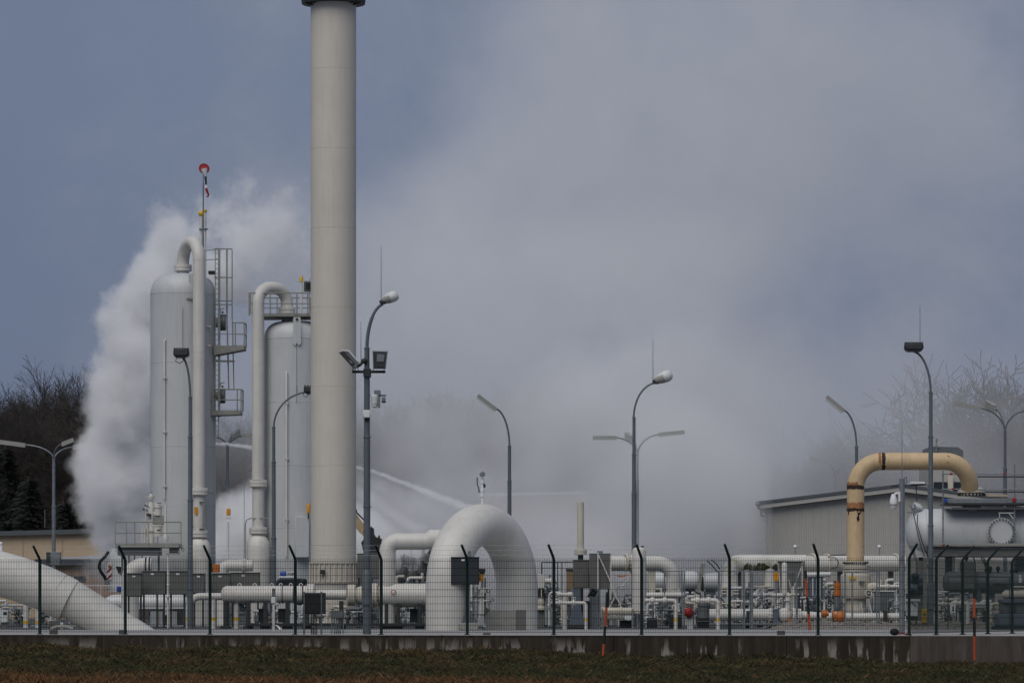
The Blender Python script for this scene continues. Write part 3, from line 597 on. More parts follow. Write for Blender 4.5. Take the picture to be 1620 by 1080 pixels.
# masts and windsock above the tank
t=Thing('windsock','red windsock hanging limp from its hoop on a tall mast above the tank','windsock',321.5,440,D,d=.9)
b=t.mb(.9); b.cyl((321.5,440),(321.5,290),1.0,n=8); b.cyl((321.5,300),(321.5,270),.6,n=6); t.part('mast',b,M['pole'])
b=t.mb(.9); b.lathe((323,267),(.25,-.9,.25),[(-1,8.2),(0,8.6),(2,8.2)],20); b2=t.part('hoop',b,M['red'])
b=t.mb(.9); b.ring((323,267,-.05),(.25,-.9,.25),7.6,1.2,20,6); t.part('hoop_rim',b,M['red'])
b=t.mb(.85); b.tube([(323,268,-.1),(324.5,274,-.12),(325.5,280,-.1)],[5.5,3.6,2],10); t.part('sleeve_band',b,M['signwhite'])
b=t.mb(.85); b.tube([(325.3,279,-.1),(325.8,286,-.1),(326.5,294,-.1)],[2.2,1.7,1.6],9); t.part('sleeve_band',b,M['navy'])
b=t.mb(.85); b.tube([(326.3,293,-.1),(327,299,-.1)],[1.9,2.3],9); t.part('sleeve_band',b,M['signwhite'])
b=t.mb(.85); b.tube([(326.6,298,-.1),(328,304,-.1),(330,308,-.1),(329,312,-.1),(326.5,311,-.1)],[2.4,2,1.7,1.3,.8],9); t.part('sleeve_band',b,M['red'])
for x,yc,rr,dd,lab in((318,338,4.3,.6,'white mast with large yellow cap in front of the windsock pole'),(325,334,2.7,1.2,'white mast with small yellow cap behind the windsock pole')):
    t=Thing('capped_mast',lab,'mast',x,440,D,'yellow capped masts on the tanks',d=dd); b=t.mb(dd); b.cyl((x,440),(x,yc),rr*.55,n=12); t.part('mast',b,M['white']); b=t.mb(dd); b.ball((x,yc),rr,1,1,1.15); t.part('cap',b,M['band'])
    b=t.mb(dd); b.box(x-3,x+4,361.5,363.5,-.12,.12); t.part('mast_clamp',b,M['galv'])
# lower service platform in front of tank one
t=Thing('valve_platform','railed service platform with white valve assembly at the foot of the taller tank','platform',235,g,181)
b=t.mb(); b.box(183,284,859.5,866,-.2,1.6,.02); t.part('deck',b,M['ladder'])
b=t.mb(); b.box(186,252,866,878,0,1.4,.02); t.part('deck_beam',b,M['machine'])
rail(t,[(183,-.2),(201,-.2),(214,-.2),(236,-.2),(287,-.2)],825.5,860,M['ladder'],post=1.5)
rail(t,[(208,1.5),(225,1.5),(245,1.5)],824,860,M['ladder'],post=1.3)
for x in(203,212,224): b=t.mb(); b.bar((x,878,.3),(x,906,.3),2); t.part('leg',b,M['ladder'])
for x in(190,248): b=t.mb(); b.bar((x,870,1),(x,g,1),3); t.part('leg',b,M['ladder'])
b=t.mb(); b.cyl((266,878),(266,935),1.6,n=10); t.part('drain_pipe',b,M['white'])
b=t.mb(); b.box(264,283,874.5,876.5,-.3,.3); b.bar((283,862,0),(283,875,0),2); b.box(267,281,866,874,.2,.5); t.part('bracket_shelf',b,M['ladder'])
b=t.mb(); b.ring((289.5,869,-.2),(0,1,0),2.2,.6,12,5); t.part('handwheel',b,M['dark'])
t2=Thing('relief_valve_assembly','white relief valve tree with black levers standing inside the railed platform','valve',239,860,181)
b=t2.mb(.6); b.lathe((239,860),(0,0,1),[(0,5),(20,5),(20,6.5),(24,6.5),(24,4.6),(62,4.6),(66,3),(70,3),(70,5),(72,5),(72,4),(73,4),(73,5.2),(76,5.2),(76,3),(80,2)],18); t2.part('valve_column',b,M['white'])
b=t2.mb(.6); b.ball((239,779.5),2.2); b.cyl((239,788),(239,780),.9,n=8); t2.part('gauge',b,M['galv'])
b=t2.mb(.6); b.lathe((250,848),(0,0,1),[(0,7),(16,7),(16,8),(18,8)],16); b.cyl((239,832),(250,832),3.5,n=12); t2.part('valve_body',b,M['white'])
b=t2.mb(.6); b.lathe((250,815),(0,0,1),[(0,6),(12,6),(12,7),(15,7),(15,5),(20,4)],16); b.cyl((239,812),(250,812),3,n=12); t2.part('valve_body',b,M['white'])
b=t2.mb(.6); b.box(244,262,815,829,-.1,.35,.02); t2.part('actuator',b,M['ladder'])
for y in(838,796): b=t2.mb(.4); b.bar((248,y,0),(255,y-1,0),1.1); t2.part('lever',b,M['black'])
for x,y in((230,799),(227,805)): b=t2.mb(.4); b.ball((x,y),1.5); b.cyl((x,y),(x+7,y+3),.6,n=6); t2.part('knob',b,M['black'])
b=t2.mb(.4); b.box(232,239,812,816,-.1,.1,.01); t2.part('gearbox',b,M['dark'])
b=t2.mb(.6); b.tube([(233,795),(231,800),(231,845),(236,850)],1.3,7); b.tube([(243,797),(252,796),(252,800)],1.5,7); t2.part('bypass_pipe',b,M['white'])
b=t2.mb(.5); b.lathe((262,856),(0,0,1),[(0,4),(6,5),(10,3),(20,2.5),(35,2.5),(42,2),(58,1.6)],12); t2.part('small_vessel',b,M['white'])
b=t2.mb(.5); b.cyl((261,842),(261,820),.8,n=6); t2.part('lever',b,M['black'])
b=t2.mb(.5)
for x in(225,229,235): b.cyl((x,858),(x,835),1.6,n=8)
t2.part('manifold_pipe',b,M['white'])
# tank two
x2=467; R2=49.5
t=Thing('separator_tank','shorter grey pressure tank with railed top platform, half behind the stack','tank',x2,g,D)
b=t.mb(); b.lathe((x2,g),(0,0,1),[(0,R2)]+[(g-y,R2) for y in(812,737,637,537)],72); t.part('shell',b,M['tank'])
b=t.mb(); b.lathe((x2,537),(0,0,1),[(0,R2)]+[(29*math.sin(R(a)),max(R2*math.cos(R(a))**.5,8)) for a in range(8,90,8)],72); t.part('dome',b,M['tank'])
for y in(537,637,737,835): b=t.mb(); b.ring((x2,y),(0,0,1),R2,.4,72,4); t.part('weld_seam',b,M['tank'])
b=t.mb(); b.lathe((454,512),(0,0,1),[(0,8.5),(16,8.5)],24); t.part('nozzle',b,M['tank'])
b=t.mb(); flange(b,(454,491.5),(0,0,1),13.5,4.5,16); t.part('top_flange',b,M['white'])
b=t.mb(); b.prism([(467,505),(478,505),(479,546),(475,550),(472.5,545),(470,550),(466,546)],-1.45,-1.38); t.part('lifting_lug',b,M['tank'])
b=t.mb(); b.cyl((472.5,508.5,-1.5),(472.5,508.5,-1.35),2,n=12); t.part('lug_eye',b,M['black'])
b=t.mb(); b.tube([(456,880,-1.45),(456,594,-1.45),(456,591,-1.40)],1.6,8); t.part('drain_pipe',b,M['white'])
for y in(727,822,640): b=t.mb(); b.box(453.5,459,y-1,y+1.5,-1.5,-1.3); t.part('pipe_clip',b,M['tank'])
b=t.mb(); b.box(470,492,818,882,-1.75,-1.35,.02); t.part('junction_box',b,M['tank'])
b=t.mb(); b.cyl((472,549,-1.48),(472,640,-1.48),.3,n=5); t.part('thin_rod',b,M['dark'])
b=t.mb(); b.box(405,520,499,503.5,-1.2,1.2,.02); t.part('platform_deck',b,M['ladder'])
rail(t,[(399,-1.2),(430,-1.2),(472,-1.2),(489,-1.2),(515,-1.2)],466.5,500,M['ladder'],post=2.2)
rail(t,[(399,1.2),(436,1.2),(489,1.2)],468,500,M['ladder'],post=2)
b=t.mb(); b.bar((397,466.5,-1.2),(397,503,-1.2),2.2); b.bar((394,467,-1.2),(402,467,-1.2),1.2); t.part('gate_post',b,M['ladder'])
t=Thing('overhead_pipe','off-white pipe bending from the shorter tank top down beside it','pipe',411,g,D)
pp=[(454,488,0),(454,480,0)]+[(454-18*(1-math.cos(R(a))),480-23*math.sin(R(a)),-.45*(1-math.cos(R(a)))) for a in range(15,91,15)]+[(434,457,-.5)]+[(429-18.3*math.sin(R(a)),480-23*math.cos(R(a)),-.62-.45*math.sin(R(a))) for a in range(0,91,15)]+[(410.7,760,-1.07)]
b=t.mb(); b.tube(pp,9.7,24); t.part('riser',b,M['pipe'])
b=t.mb(); b.ring((410.7,481,-1.07),(0,0,1),9.7,.3,24,4); t.part('weld_seam',b,M['pipe'])
b=t.mb(); flange(b,(410.7,766,-1.07),(0,0,1),14,4.2,18); t.part('flange',b,M['white'])
b=t.mb(); b.cyl((410.7,770,-1.07),(410.7,836,-1.07),9.2,n=24); t.part('spool',b,M['white'])
b=t.mb(); flange(b,(410.7,840,-1.07),(0,0,1),14,4.2,18); t.part('flange',b,M['white'])
b=t.mb(); b.lathe((410.7,g,-1.07),(0,0,1),[(0,18),(g-868,18),(g-857,17),(g-850,13),(g-845,9)],32); t.part('domed_vessel',b,M['white'])
b=t.mb(); b.tube([(391,890,-1.3),(391,830,-1.3),(393,823,-1.3),(399,820.5,-1.3),(428,820,-1.3)],.9,7); b.cyl((389.5,890,-1.4),(389.5,765,-1.4),.5,n=5); t.part('impulse_line',b,M['ladder'])
t=Thing('beacon_post','amber beacon on a short post beside the grey junction box','beacon',488,820,D,'amber warning beacons',d=-1.8); b=t.mb(-1.8); b.cyl((488,820),(488,811),1.2,n=8); t.part('stem',b,M['dark']); b=t.mb(-1.8); b.lathe((488,811),(0,0,1),[(0,2.2),(0,3),(13,3),(15,1.5)],12); t.part('lens',b,M['amber'])
t=Thing('capped_mast','white mast with yellow cap on the shorter tank platform','mast',476.5,500,D,'yellow capped masts on the tanks'); b=t.mb(); b.cyl((476.5,500),(476.5,444),2,n=12); t.part('mast',b,M['white']); b=t.mb(); b.lathe((476.5,446),(0,0,1),[(0,3),(7,3),(9,2)],12); t.part('cap',b,M['band'])
t=Thing('loudspeaker','grey boxed horn loudspeaker on the shorter tank platform','loudspeaker',489,500,D); b=t.mb(.3); b.bar((489.5,500,0),(489.5,441,0),1.1); t.part('bracket',b,M['ladder']); b=t.mb(.3); b.box(481,497,445,461,-.2,.25,.03); t.part('housing',b,M['machine']); b=t.mb(.3); b.box(484,495,447.5,458,-.23,-.15); t.part('horn_mouth',b,M['black'])
# beacon post and flag behind between the tanks
t=Thing('warning_post','slim post with amber warning box between the two tanks','post',361,gy(178),178); b=t.mb(); b.cyl((361,gy(178)),(361,825),1.6,n=10); t.part('pole',b,M['white']); b=t.mb(); b.box(358.5,364.5,804,815,-.1,.1,.02); t.part('warning_box',b,M['amber']); b=t.mb(); b.box(357,365,817,821,-.08,.08); t.part('bracket',b,M['white'])
# ------------------------------------------------------------------ lamps
LG='yard lamp posts'
def curve(p0,p1,n=10,up=True):
    """arm that leaves p0 upright and arrives at p1 nearly level"""
    (x0,y0),(x1,y1)=p0,p1; return [(x0+(x1-x0)*(1-math.cos(math.pi/2*i/n*.93))/(1-math.cos(math.pi/2*.93)),y0+(y1-y0)*math.sin(math.pi/2*i/n*.93)/math.sin(math.pi/2*.93),0) for i in range(n+1)]
def pole(t,px,steps,m=None):
    """steps: (y_bottom,y_top,half width) from the ground up"""
    for y0,y1,h in steps:
        b=t.mb(); b.cyl((px,y0),(px,y1),h,h*.96,14); b.lathe((px,y1+2),(0,0,1),[(0,h*1.15),(2,h*1.15),(2.6,h*.8)],14); t.part('pole',b,m or M['pole'])
def rod(t,px,y0,y1,d=0): b=t.mb(); b.cyl((px,y0,d),(px,y1,d),.65,.35,6); t.part('lightning_rod',b,M['galv'])
def tube_head(t,p,q,wd,dp,m,parent=None):
    """long strip luminaire from p to q"""
    b=t.mb(); b.bar(p,q,wd*.55,dp); h=t.part('lamp_head',b,m,parent)
    dx,dy=q[0]-p[0],q[1]-p[1]; L=math.hypot(dx,dy); nx,ny=-dy/L,dx/L
    if ny<0: nx,ny=-nx,-ny
    o=wd*.42; b=t.mb(); b.bar((p[0]+nx*o+dx*.04,p[1]+ny*o+dy*.04,0),(q[0]+nx*o-dx*.04,q[1]+ny*o-dy*.04,0),wd*.4,dp*.8); t.part('diffuser',b,M['bowl'],h)
def bowl_head(t,x,y,s,k=1):
    """road lantern pointing right: grey canopy, dark socket and frosted bowl; x,y at its socket end"""
    b=t.mb(); b.ball((x+3*k,y+1*k),4.2*k,1.25,1,.8); b.box(x-1*k,x+9*k,y-1*k,y+5*k,-.1,.1,.03); t.part('socket',b,M['dark'])
    b=t.mb(); b.lathe((x+1*k,y+1*k,0),(.93,0,.36),[(0,2.4*k),(3*k,4.6*k),(8*k,6.6*k),(13*k,7.8*k),(15*k,8*k)],20); t.part('housing',b,M['lampgrey'])
    b=t.mb(); b.lathe((x+1*k,y+1*k,0),(.93,0,.36),[(15*k,7.7*k),(19*k,8.4*k),(24*k,7.6*k),(27.5*k,5.6*k),(29*k,2.5*k)],20); t.part('bowl',b,M['bowl'])
    b=t.mb(); b.lathe((x+2*k,y-.8*k,0),(.93,0,.42),[(3*k,4*k),(9*k,6.2*k),(16*k,7.6*k),(22*k,7.0*k),(25*k,5*k)],18); t.part('canopy',b,M['hood'])
# near pole with cameras
t=Thing('lamp_post','tall blue-grey lamp post at the fence carrying floodlights, cameras and a bowl lantern','lamp post',581,gy(123),123,LG)
b=t.mb(); b.lathe((580.5,gy(123)),(0,0,1),[(0,6.3),(47,6.3),(47,8.2),(98,8.2),(102,6.0)],18); t.part('base_sleeve',b,M['pole'])
pole(t,580.5,[(905,800,5.6),(800,690,5.4),(690,590,4.8),(590,550,4.2)])
b=t.mb(); b.tube(curve((580.5,552),(606,481)),[2.8]*6+[2.3]*5,10); t.part('arm',b,M['pole'])
bowl_head(t,602,476,1); rod(t,603,476,390)
b=t.mb(); b.box(557,610,586,590,-.08,.08,.02); b.box(575,587,583,597,-.14,.14,.02); t.part('crossbar',b,M['dark'])
def flood(x0,y0,pts,face,lamp):
    b=t.mb(); b.prism(pts,-.35,.15); h=t.part('floodlight',b,M['lampgrey'] if 0 else M['machine'])
    b=t.mb(); b.prism(face,-.37,-.34); t.part('floodlight_glass',b,M['dark'],h)
    b=t.mb(); b.prism(lamp,-.385,-.36); t.part('reflector',b,M['galv'],h)
    b=t.mb(); b.prism([(pts[0][0]-.6,pts[0][1]+.3),(pts[0][0]-.2,pts[0][1]-1.6),(pts[1][0]+(.6 if x0==0 else 0),pts[1][1]-1.6),*( [(pts[2][0]+.5,pts[2][1]-1.2),(pts[3][0]+1.2,pts[3][1]),(pts[3][0],pts[3][1]+.8),(pts[2][0]-1,pts[2][1]+1.2)] if len(pts)>4 else []),(pts[1][0]+.6,pts[1][1]+.8)],-.37,.16); t.part('visor',b,M['hood'],h)
flood(0,0,[(590,556),(613,556.5),(610,583),(591,583)],[(591.5,558.5),(611.3,559),(609,582),(592,582)],[(597,561),(609,561.5),(608,573),(596.5,573)])
flood(0,0,[(537,558.5),(542,555.5),(553,556),(567,573),(566,581),(559,583)],[(539,559.5),(546,558),(562,575),(558,581.5)],[(552,570),(557,572),(560,575),(556,576)])
for pts in ([(591,583),(590,587)],[(608,583),(607.5,587)],[(559,582),(557,587)],[(565,581),(568,587)]):
    b=t.mb(); b.bar((*pts[0],-.1),(*pts[1],-.1),1.1); t.part('bracket',b,M['dark'])
b=t.mb(); b.ball((576.5,571,-.1),5,1,1,.9); b.tube([(574,573,-.1),(569,578,-.1),(564,580,-.1)],2.4,8); t.part('camera',b,M['dark'])
rod(t,571,574,508)
b=t.mb(); b.lathe((593,645),(0,0,1),[(0,2),(2,4.5),(6,4.8),(6,5.6),(16,6.4),(20,6.8),(21,6.2)],16); t.part('dome_camera',b,M['hood'])
b=t.mb(); b.box(592,602,617,626,-.1,.1,.02); b.box(586,611,624,627,-.04,.04); b.box(604,610,628,636,-.1,.06,.02); b.box(598,601.5,627,645,-.1,.1); t.part('camera_bracket',b,M['galv'])
b=t.mb(); b.box(604,610.5,634.5,637,-.13,.08); t.part('small_camera',b,M['dark'])
b=t.mb(); b.box(575,586,649,661,-.2,-.02,.02); t.part('junction_box',b,M['signwhite'])
b=t.mb(); b.box(577,585,661,665,-.14,.1); t.part('cable_gland',b,M['black'])
# bowl lantern in mid field
t=Thing('lamp_post','single lamp post with bowl lantern and tall rod before the thickest steam','lamp post',1003,gy(167),167,LG)
pole(t,1003,[(gy(167),780,3.8),(780,718,3.2),(718,660,2.6)])
b=t.mb(); b.tube(curve((1002.5,661),(1036,605.5)),1.5,8); t.part('arm',b,M['pole']); bowl_head(t,1034,602,1,1.05); rod(t,1033,604,537)
# floodlight lamps
def boxy(t,x0,x1,y0,y1):
    b=t.mb(); b.box(x0,x1,y0,y1-3,-.3,.3,.05); h=t.part('lamp_head',b,M['dark'])
    n=int((x1-x0)/3.5)
    for i in range(n): b=t.mb(); x=x0+1.5+i*(x1-x0-3)/max(1,n-1); b.box(x-.7,x+.7,y0-1.6,y0+.5,-.28,.28); t.part('cooling_fin',b,M['dark'],h)
    b=t.mb(); b.prism([(x0+1,y1-3),(x1-1,y1-3),(x1-5,y1),(x0+5,y1)],-.25,.25); t.part('glass',b,M['glass'],h)
t=Thing('lamp_post','lamp post with dark boxy floodlight and cable loop before the taller tank','lamp post',301,gy(150),150,LG)
pole(t,301,[(gy(150),930,4.6),(930,790,4.2),(790,690,3.4),(690,628,2.8)])
b=t.mb(); b.tube(curve((301,630),(289,566)),1.7,8); t.part('arm',b,M['pole']); boxy(t,275,299,552,567); b=t.mb(); b.tube([(280,565),(278,571,-.1),(284,575,-.1),(290,571,-.1),(291,566)],.6,6); t.part('cable',b,M['black'])
t=Thing('lamp_post','lamp post whose arm ends at the stack edge, before the shorter tank','lamp post',433,gy(178),178,LG)
pole(t,433,[(gy(178),850,4.0),(850,730,3.3),(730,675,2.6)])
b=t.mb(); b.tube(curve((433,676),(484,620)),1.5,8); t.part('arm',b,M['pole']); boxy(t,481,498,611,624); b=t.mb(); b.tube([(480,622),(481,627,-.1),(485,628,-.1),(488,624)],.5,6); t.part('cable',b,M['black']); rod(t,470,624,610)
t=Thing('lamp_post','very tall pole lamp crossing the yellow pipe loop, with dark floodlight and rod','lamp post',1472,gy(150),150,LG)
b=t.mb(); b.box(1467,1478,922,964,-.14,.14,.03); b.box(1468.5,1476.5,964,gy(150),-.1,.1); t.part('base_sleeve',b,M['pole'])
pole(t,1472.5,[(922,830,4.1),(830,690,3.7),(690,620,3.0)])
b=t.mb(); b.tube(curve((1472.5,622),(1446,556)),1.8,8); t.part('arm',b,M['pole']); boxy(t,1431,1460,543,557); rod(t,1455.5,556,483)
# strip lamps
def strip(px,D,steps,end,head,lab):
    t=Thing('lamp_post',lab,'lamp post',px,gy(D),D,LG); pole(t,px,steps); b=t.mb(); b.tube(curve((px,steps[-1][1]+1),end),1.5,8); t.part('arm',b,M['pole'])
    tube_head(t,(*head[0],0),(*head[1],0),9,.32,M['lampgrey'])
strip(806,182,[(gy(182),760,3.3),(760,705,2.7)],(784,646),((786,648),(756,625)),'lamp post with one tilted strip light rising behind the white pipe arch')
strip(1355,184,[(gy(184),760,3.2),(760,706,2.6)],(1334,648),((1336,650),(1308,627)),'lamp post with one tilted strip light behind the yellow pipe loop')
def multi(px,D,steps,arms,lab,m=None):
    t=Thing('lamp_post',lab,'lamp post',px,gy(D),D,LG); pole(t,px,steps,m); y=steps[-1][1]+3
    for end,hd,dd in arms:
        pts=curve((px,y),end); n=len(pts)-1; pts=[(p[0],p[1],dd*i/n) for i,p in enumerate(pts)]
        b=t.mb(); b.tube(pts,1.3,8); a=t.part('arm',b,m or M['pole'])
        if hd: mh(t,(end[0],end[1],dd),(hd[0],hd[1],dd*(1 if abs(hd[0]-end[0])>16 else 2.2)))
def mh(t,p,q):
    b=t.mb(); b.bar(p,q,5.5,.34); h=t.part('lamp_head',b,M['lampgrey']); b=t.mb(); b.bar((p[0],p[1]+2.6,p[2]-.02),(q[0],q[1]+2.6,q[2]-.02),2.4,.28); t.part('diffuser',b,M['bowl'],h)
t85=multi(85,233,[(gy(233),800,3.2),(800,735,2.6),(735,724,2.2)],[((40,703.5),(-2,698),0),((101,703),(119,696),-.9),((112,706),(138,699),1.2)],'three-armed lamp post before the beige building',M['galv'])
multi(360,218,[(gy(218),760,3.0),(760,708,2.2)],[((344,692),(322,689),0),((366,690),(374,681),.9),((388,689),(402,690),-.4)],'three-armed lamp post seen between the two tanks')
multi(1008.5,229,[(gy(229),760,2.4),(760,718,1.8)],[((975,692),(938,692),0),((1042,687),(1083,683),0),((999,693),(993,684),1.4)],'three-armed lamp post paled by steam behind the bowl lantern',M['galv'])
multi(1590,190,[(gy(190),740,3.0),(740,682,2.3)],[((1552,646),(1510,637),0),((1579,645),(1571,634),1.2),((1620,650),(1662,640),0)],'three-armed lamp post before the hazy trees beside the scaffold')
multi(1322,262,[(gy(262),800,2),(800,760,1.6)],[((1310,733),(1281,725),0),((1336,735),(1362,728),0)],'far lamp post fading in steam behind the shed roof',M['galv'])
t=Thing('camera_pole','grey pole with white dome camera and long whip rod beside the fence corner','camera pole',1427,gy(123.5),123.5)
b=t.mb(); b.cyl((1427,gy(123.5)),(1427,757),4.4,n=14); t.part('pole',b,M['galv']); rod(t,1427,757,668)
b=t.mb(); b.lathe((1413.5,806),(0,0,1),[(0,2),(3,4.5),(7,5.5),(9,6),(14,6),(20,4.5),(25,3)],18); t.part('dome_camera',b,M['signwhite'])
b=t.mb(); b.ring((1413.5,798,0),(0,0,1),5.8,.7,18,5); t.part('camera_band',b,M['machine'])
b=t.mb(); b.tube([(1415,782,0),(1418,780,0),(1424,781,0)],2,8); b.box(1421,1424,777,793,-.06,.06); t.part('camera_bracket',b,M['signwhite'])
b=t.mb(); b.tube([(1430,757,-.05),(1433,754,-.1),(1434.5,760,-.1),(1432,765,-.05)],.5,5); t.part('cable',b,M['black'])
t=Thing('instrument_mast','white gauge mast with black lever on top of the white pipe arch','gauge',763,798,145)
b=t.mb(); b.lathe((763,799),(0,0,1),[(0,4),(1,2),(13,1.6),(14,3.2),(22,3.2),(22,4.2),(25,4.2),(25,2.5),(35,2.2),(35,3.6),(39,3.6),(40,2),(44,2)],14); t.part('valve_stem',b,M['signwhite'])
b=t.mb(); b.lathe((763,750,-.1),(.35,-1,.1),[(-2,4),(0,4.2),(2.5,4.2),(3,3.6)],16); t.part('gauge',b,M['galv'])
b=t.mb(); b.tube([(758,779,-.05),(757.5,772,-.06),(755,766,-.06),(755,755,-.06)],.9,6); b.box(765,768,765,771,-.05,.05); t.part('lever',b,M['black'])
# ------------------------------------------------------------------ big white pipes by the fence
D=144.8; k=D/F
t=Thing('pipe_arch','huge off-white pipe bent into an arch, both legs standing on the pale path','pipe',763,gy(D),D)
th=R(57); Rb=100.0; cy=930
def ap(a): return (763-Rb*math.cos(a)*math.cos(th),cy-Rb*math.sin(a),-Rb*math.cos(a)*math.sin(th)*k)
pts=[(ap(0)[0],1002,ap(0)[2]),(ap(0)[0],960,ap(0)[2])]+[ap(math.pi*i/36) for i in range(37)]+[(ap(math.pi)[0],960,ap(math.pi)[2]),(ap(math.pi)[0],1002,ap(math.pi)[2])]
b=t.mb(); b.tube(pts,33.2,72,False); t.part('bend',b,M['pipe'])
for i in (0,1):
    a=ap(math.pi*i); b=t.mb(); b.ring((a[0],933,a[2]),(0,0,1),33.25,.3,64,4); t.part('weld_seam',b,M['pipe'])
D=146
t=Thing('sloping_pipe','huge off-white pipe sloping down into the ground behind the fence','pipe',150,gy(D),D)
up=[(-372,1012,0),(-370,950,0),(-345,895,0),(-295,866,0),(-230,861,0),(-160,872,0),(-110,881,0),(-60,891.5,0),(-10,904,0),(30,915.5,0),(70,930,0),(109,949.5,0)]
b=t.mb(); b.tube(up,35.2,64); t.part('outer_sleeve',b,M['pipe'])
b=t.mb(); b.tube([(98,938.6,0),(147.8,970,0),(241,1029.5,0)],30.8,64); t.part('buried_leg',b,M['pipe'])
b=t.mb(); b.ring((88,938,0),(.85,0,-.52),35.2,.25,56,4); t.part('weld_seam',b,M['pipe'])
b=t.mb(); b.cyl((2,873,0),(2,862,0),2,n=10); b.ball((1.5,859,0),2.4); t.part('top_valve',b,M['signwhite'])
b=t.mb(); b.tube([(88,993.5,-1.4),(96,990.5,-1.2),(110,990,-1.2),(122,994,-1.3)],2.6,8); t.part('collar_stone',b,M['concrete'])
D=152; g=gy(D)
t=Thing('elbow_pipe','off-white elbow pipe turning from a vertical leg to run behind the arch','pipe',613,g,D)
b=t.mb(); b.tube([(613,g),(613,872)]+arc(629.5,872.5,16.5,180,90,8)+[(672,856),(676,856),(681,853),(720,853)],[13]*11+[13,13,16,16],28); t.part('pipe',b,M['pipe'])
t=Thing('gas_header','long off-white header pipe with saddles running along the ground before the stack','pipe',500,g,D)
b=t.mb(); b.tube([(300,g),(300,960)]+arc(317,960,17,180,90,8)+[(352,943)],5.8,16); t.part('inlet_pipe',b,M['white'])
for x,r in((300,6.0),(338,4),(374,4.4)):
    if x!=300: b=t.mb(); b.cyl((x,g),(x,946),r,n=12); t.part('stand_pipe',b,M['white'])
    b=t.mb(); b.cyl((x,981),(x,976),r*1.03,n=14); t.part('yellow_band',b,M['band'])
b=t.mb(); b.lathe((350,939.5,0),(1,0,0),[(0,6),(3,11),(8,13.4),(140,13.4)],32); t.part('barrel',b,M['white'])
for x in(447,465,479): b=t.mb(); b.ring((x,939.5,0),(1,0,0),13.6,.9,28,5); t.part('saddle_ring',b,M['dark'])
for x in(379,403,430,444,460,476): b=t.mb(); b.ring((x,925,-.0),(0,1,0),2.6,.8,12,5); t.part('lifting_eye',b,M['white'])
b=t.mb(); flange(b,(492,940,0),(1,0,0),17,4,18); t.part('flange',b,M['white'])
b=t.mb(); b.cyl((496,940),(548,940),8,n=24); t.part('spool',b,M['white'])
b=t.mb(); flange(b,(556,941,0),(1,0,0),17,5,18); t.part('flange',b,M['cream'])
b=t.mb(); b.ball((573,941,0),15,1,1,1); b.cyl((556,941),(603,941),11,n=20); t.part('ball_valve',b,M['cream'])
b=t.mb(); flange(b,(592,941,0),(1,0,0),19,4,18); t.part('flange',b,M['cream'])
b=t.mb(); b.lathe((598,941,0),(1,0,0),[(0,12),(5,18.6),(92,18.6)],36); t.part('barrel',b,M['white'])
b=t.mb(); b.ring((623,936,-.5),(0,1,0),3.5,.7,14,5); t.part('handwheel',b,M['red'])
for x in(357,393,420,455,486,540,612,630,664,682):
    b=t.mb(); b.box(x-3,x+3,950,g-2,-.3,.3); b.box(x-7,x+7,g-5,g,-.4,.4); t.part('pipe_support',b,M['dark'])
b=t.mb(); b.box(392,690,g-9,g-4.5,-.5,.5); t.part('skid_rail',b,M['dark'])
for x in(408,439,648,672): b=t.mb(); b.box(x,x+14,962,984,.3,.8,.02); t.part('pump_block',b,M['dark'])
for i,x in enumerate((424,436)): b=t.mb(); b.box(x-10,x-3,958,977,.35,.6,.01); t.part('control_box',b,M['signwhite'])
# ------------------------------------------------------------------ cabinets
def cabinet(name,lab,x0,x1,y0,y1,D,m,legs=(),depth=.45,plate=True,cat='cabinet',group=None,leg_m='dark',door=True):
    g=gy(D); t=Thing(name,lab,cat,(x0+x1)/2,g,D,group); b=t.mb(); b.box(x0,x1,y0,y1,0,depth,.012); c=t.part('case',b,m)
    if door: b=t.mb(); b.box(x0+1,x1-1,y0+1.6,y1-1.2,-.016,.002,.004); t.part('door',b,m)
    b=t.mb(); b.box(x0-.6,x1+.6,y0-1.1,y0,-.04,depth+.03,.006); t.part('lid',b,m)
    if plate: b=t.mb(); x=x0+(x1-x0)*.37; b.box(x,x+5,y0+2.6,y0+5.2,-.024,-.012); t.part('name_plate',b,M['signwhite'])
    for x in legs: b=t.mb(); b.box(x-1.3,x+1.3,y1,g,.1,.2); t.part('leg',b,M[leg_m]); b=t.mb(); b.box(x-4,x+4,g-1.2,g,.0,.3); t.part('foot_plate',b,M[leg_m])
    return t
CG='grey control cabinets'
cabinet('control_cabinet','wide grey cabinet on legs behind the tip of the sloping pipe',201,224,907,943,157,M['cab'],(203,222),group=CG)
cabinet('control_cabinet','grey cabinet with white plate directly beside the wide one, before the taller tank',225,262,903.5,940,158,M['cab'],(227,248,259),group=CG)
cabinet('control_cabinet','grey cabinet on dark legs between the white standpipe and the floodlight lamp',268,297,903.5,940,158,M['cab'],(291,270),group=CG)
cabinet('control_cabinet','narrow grey cabinet right behind the floodlight lamp post',304,324,907.5,938,164,M['cab'],(307,321),group=CG)
cabinet('control_cabinet','grey cabinet under the amber warning box',335,364,907,937,165,M['cab'],(338,361),group=CG)
cabinet('control_cabinet','grey cabinet above the tapered end of the header pipe',365,411,906,930,166,M['cab'],(368,408),group=CG)
t=Thing('stand_pipe','thin white standpipe between two grey cabinets','pipe',266,gy(156),156); b=t.mb(); b.cyl((266,gy(156)),(266,880),1.8,n=10); b.ball((266,925),2.6); b.lathe((266,945),(0,0,1),[(0,3.5),(3,3.5),(5,2)],10); t.part('pipe',b,M['white'])
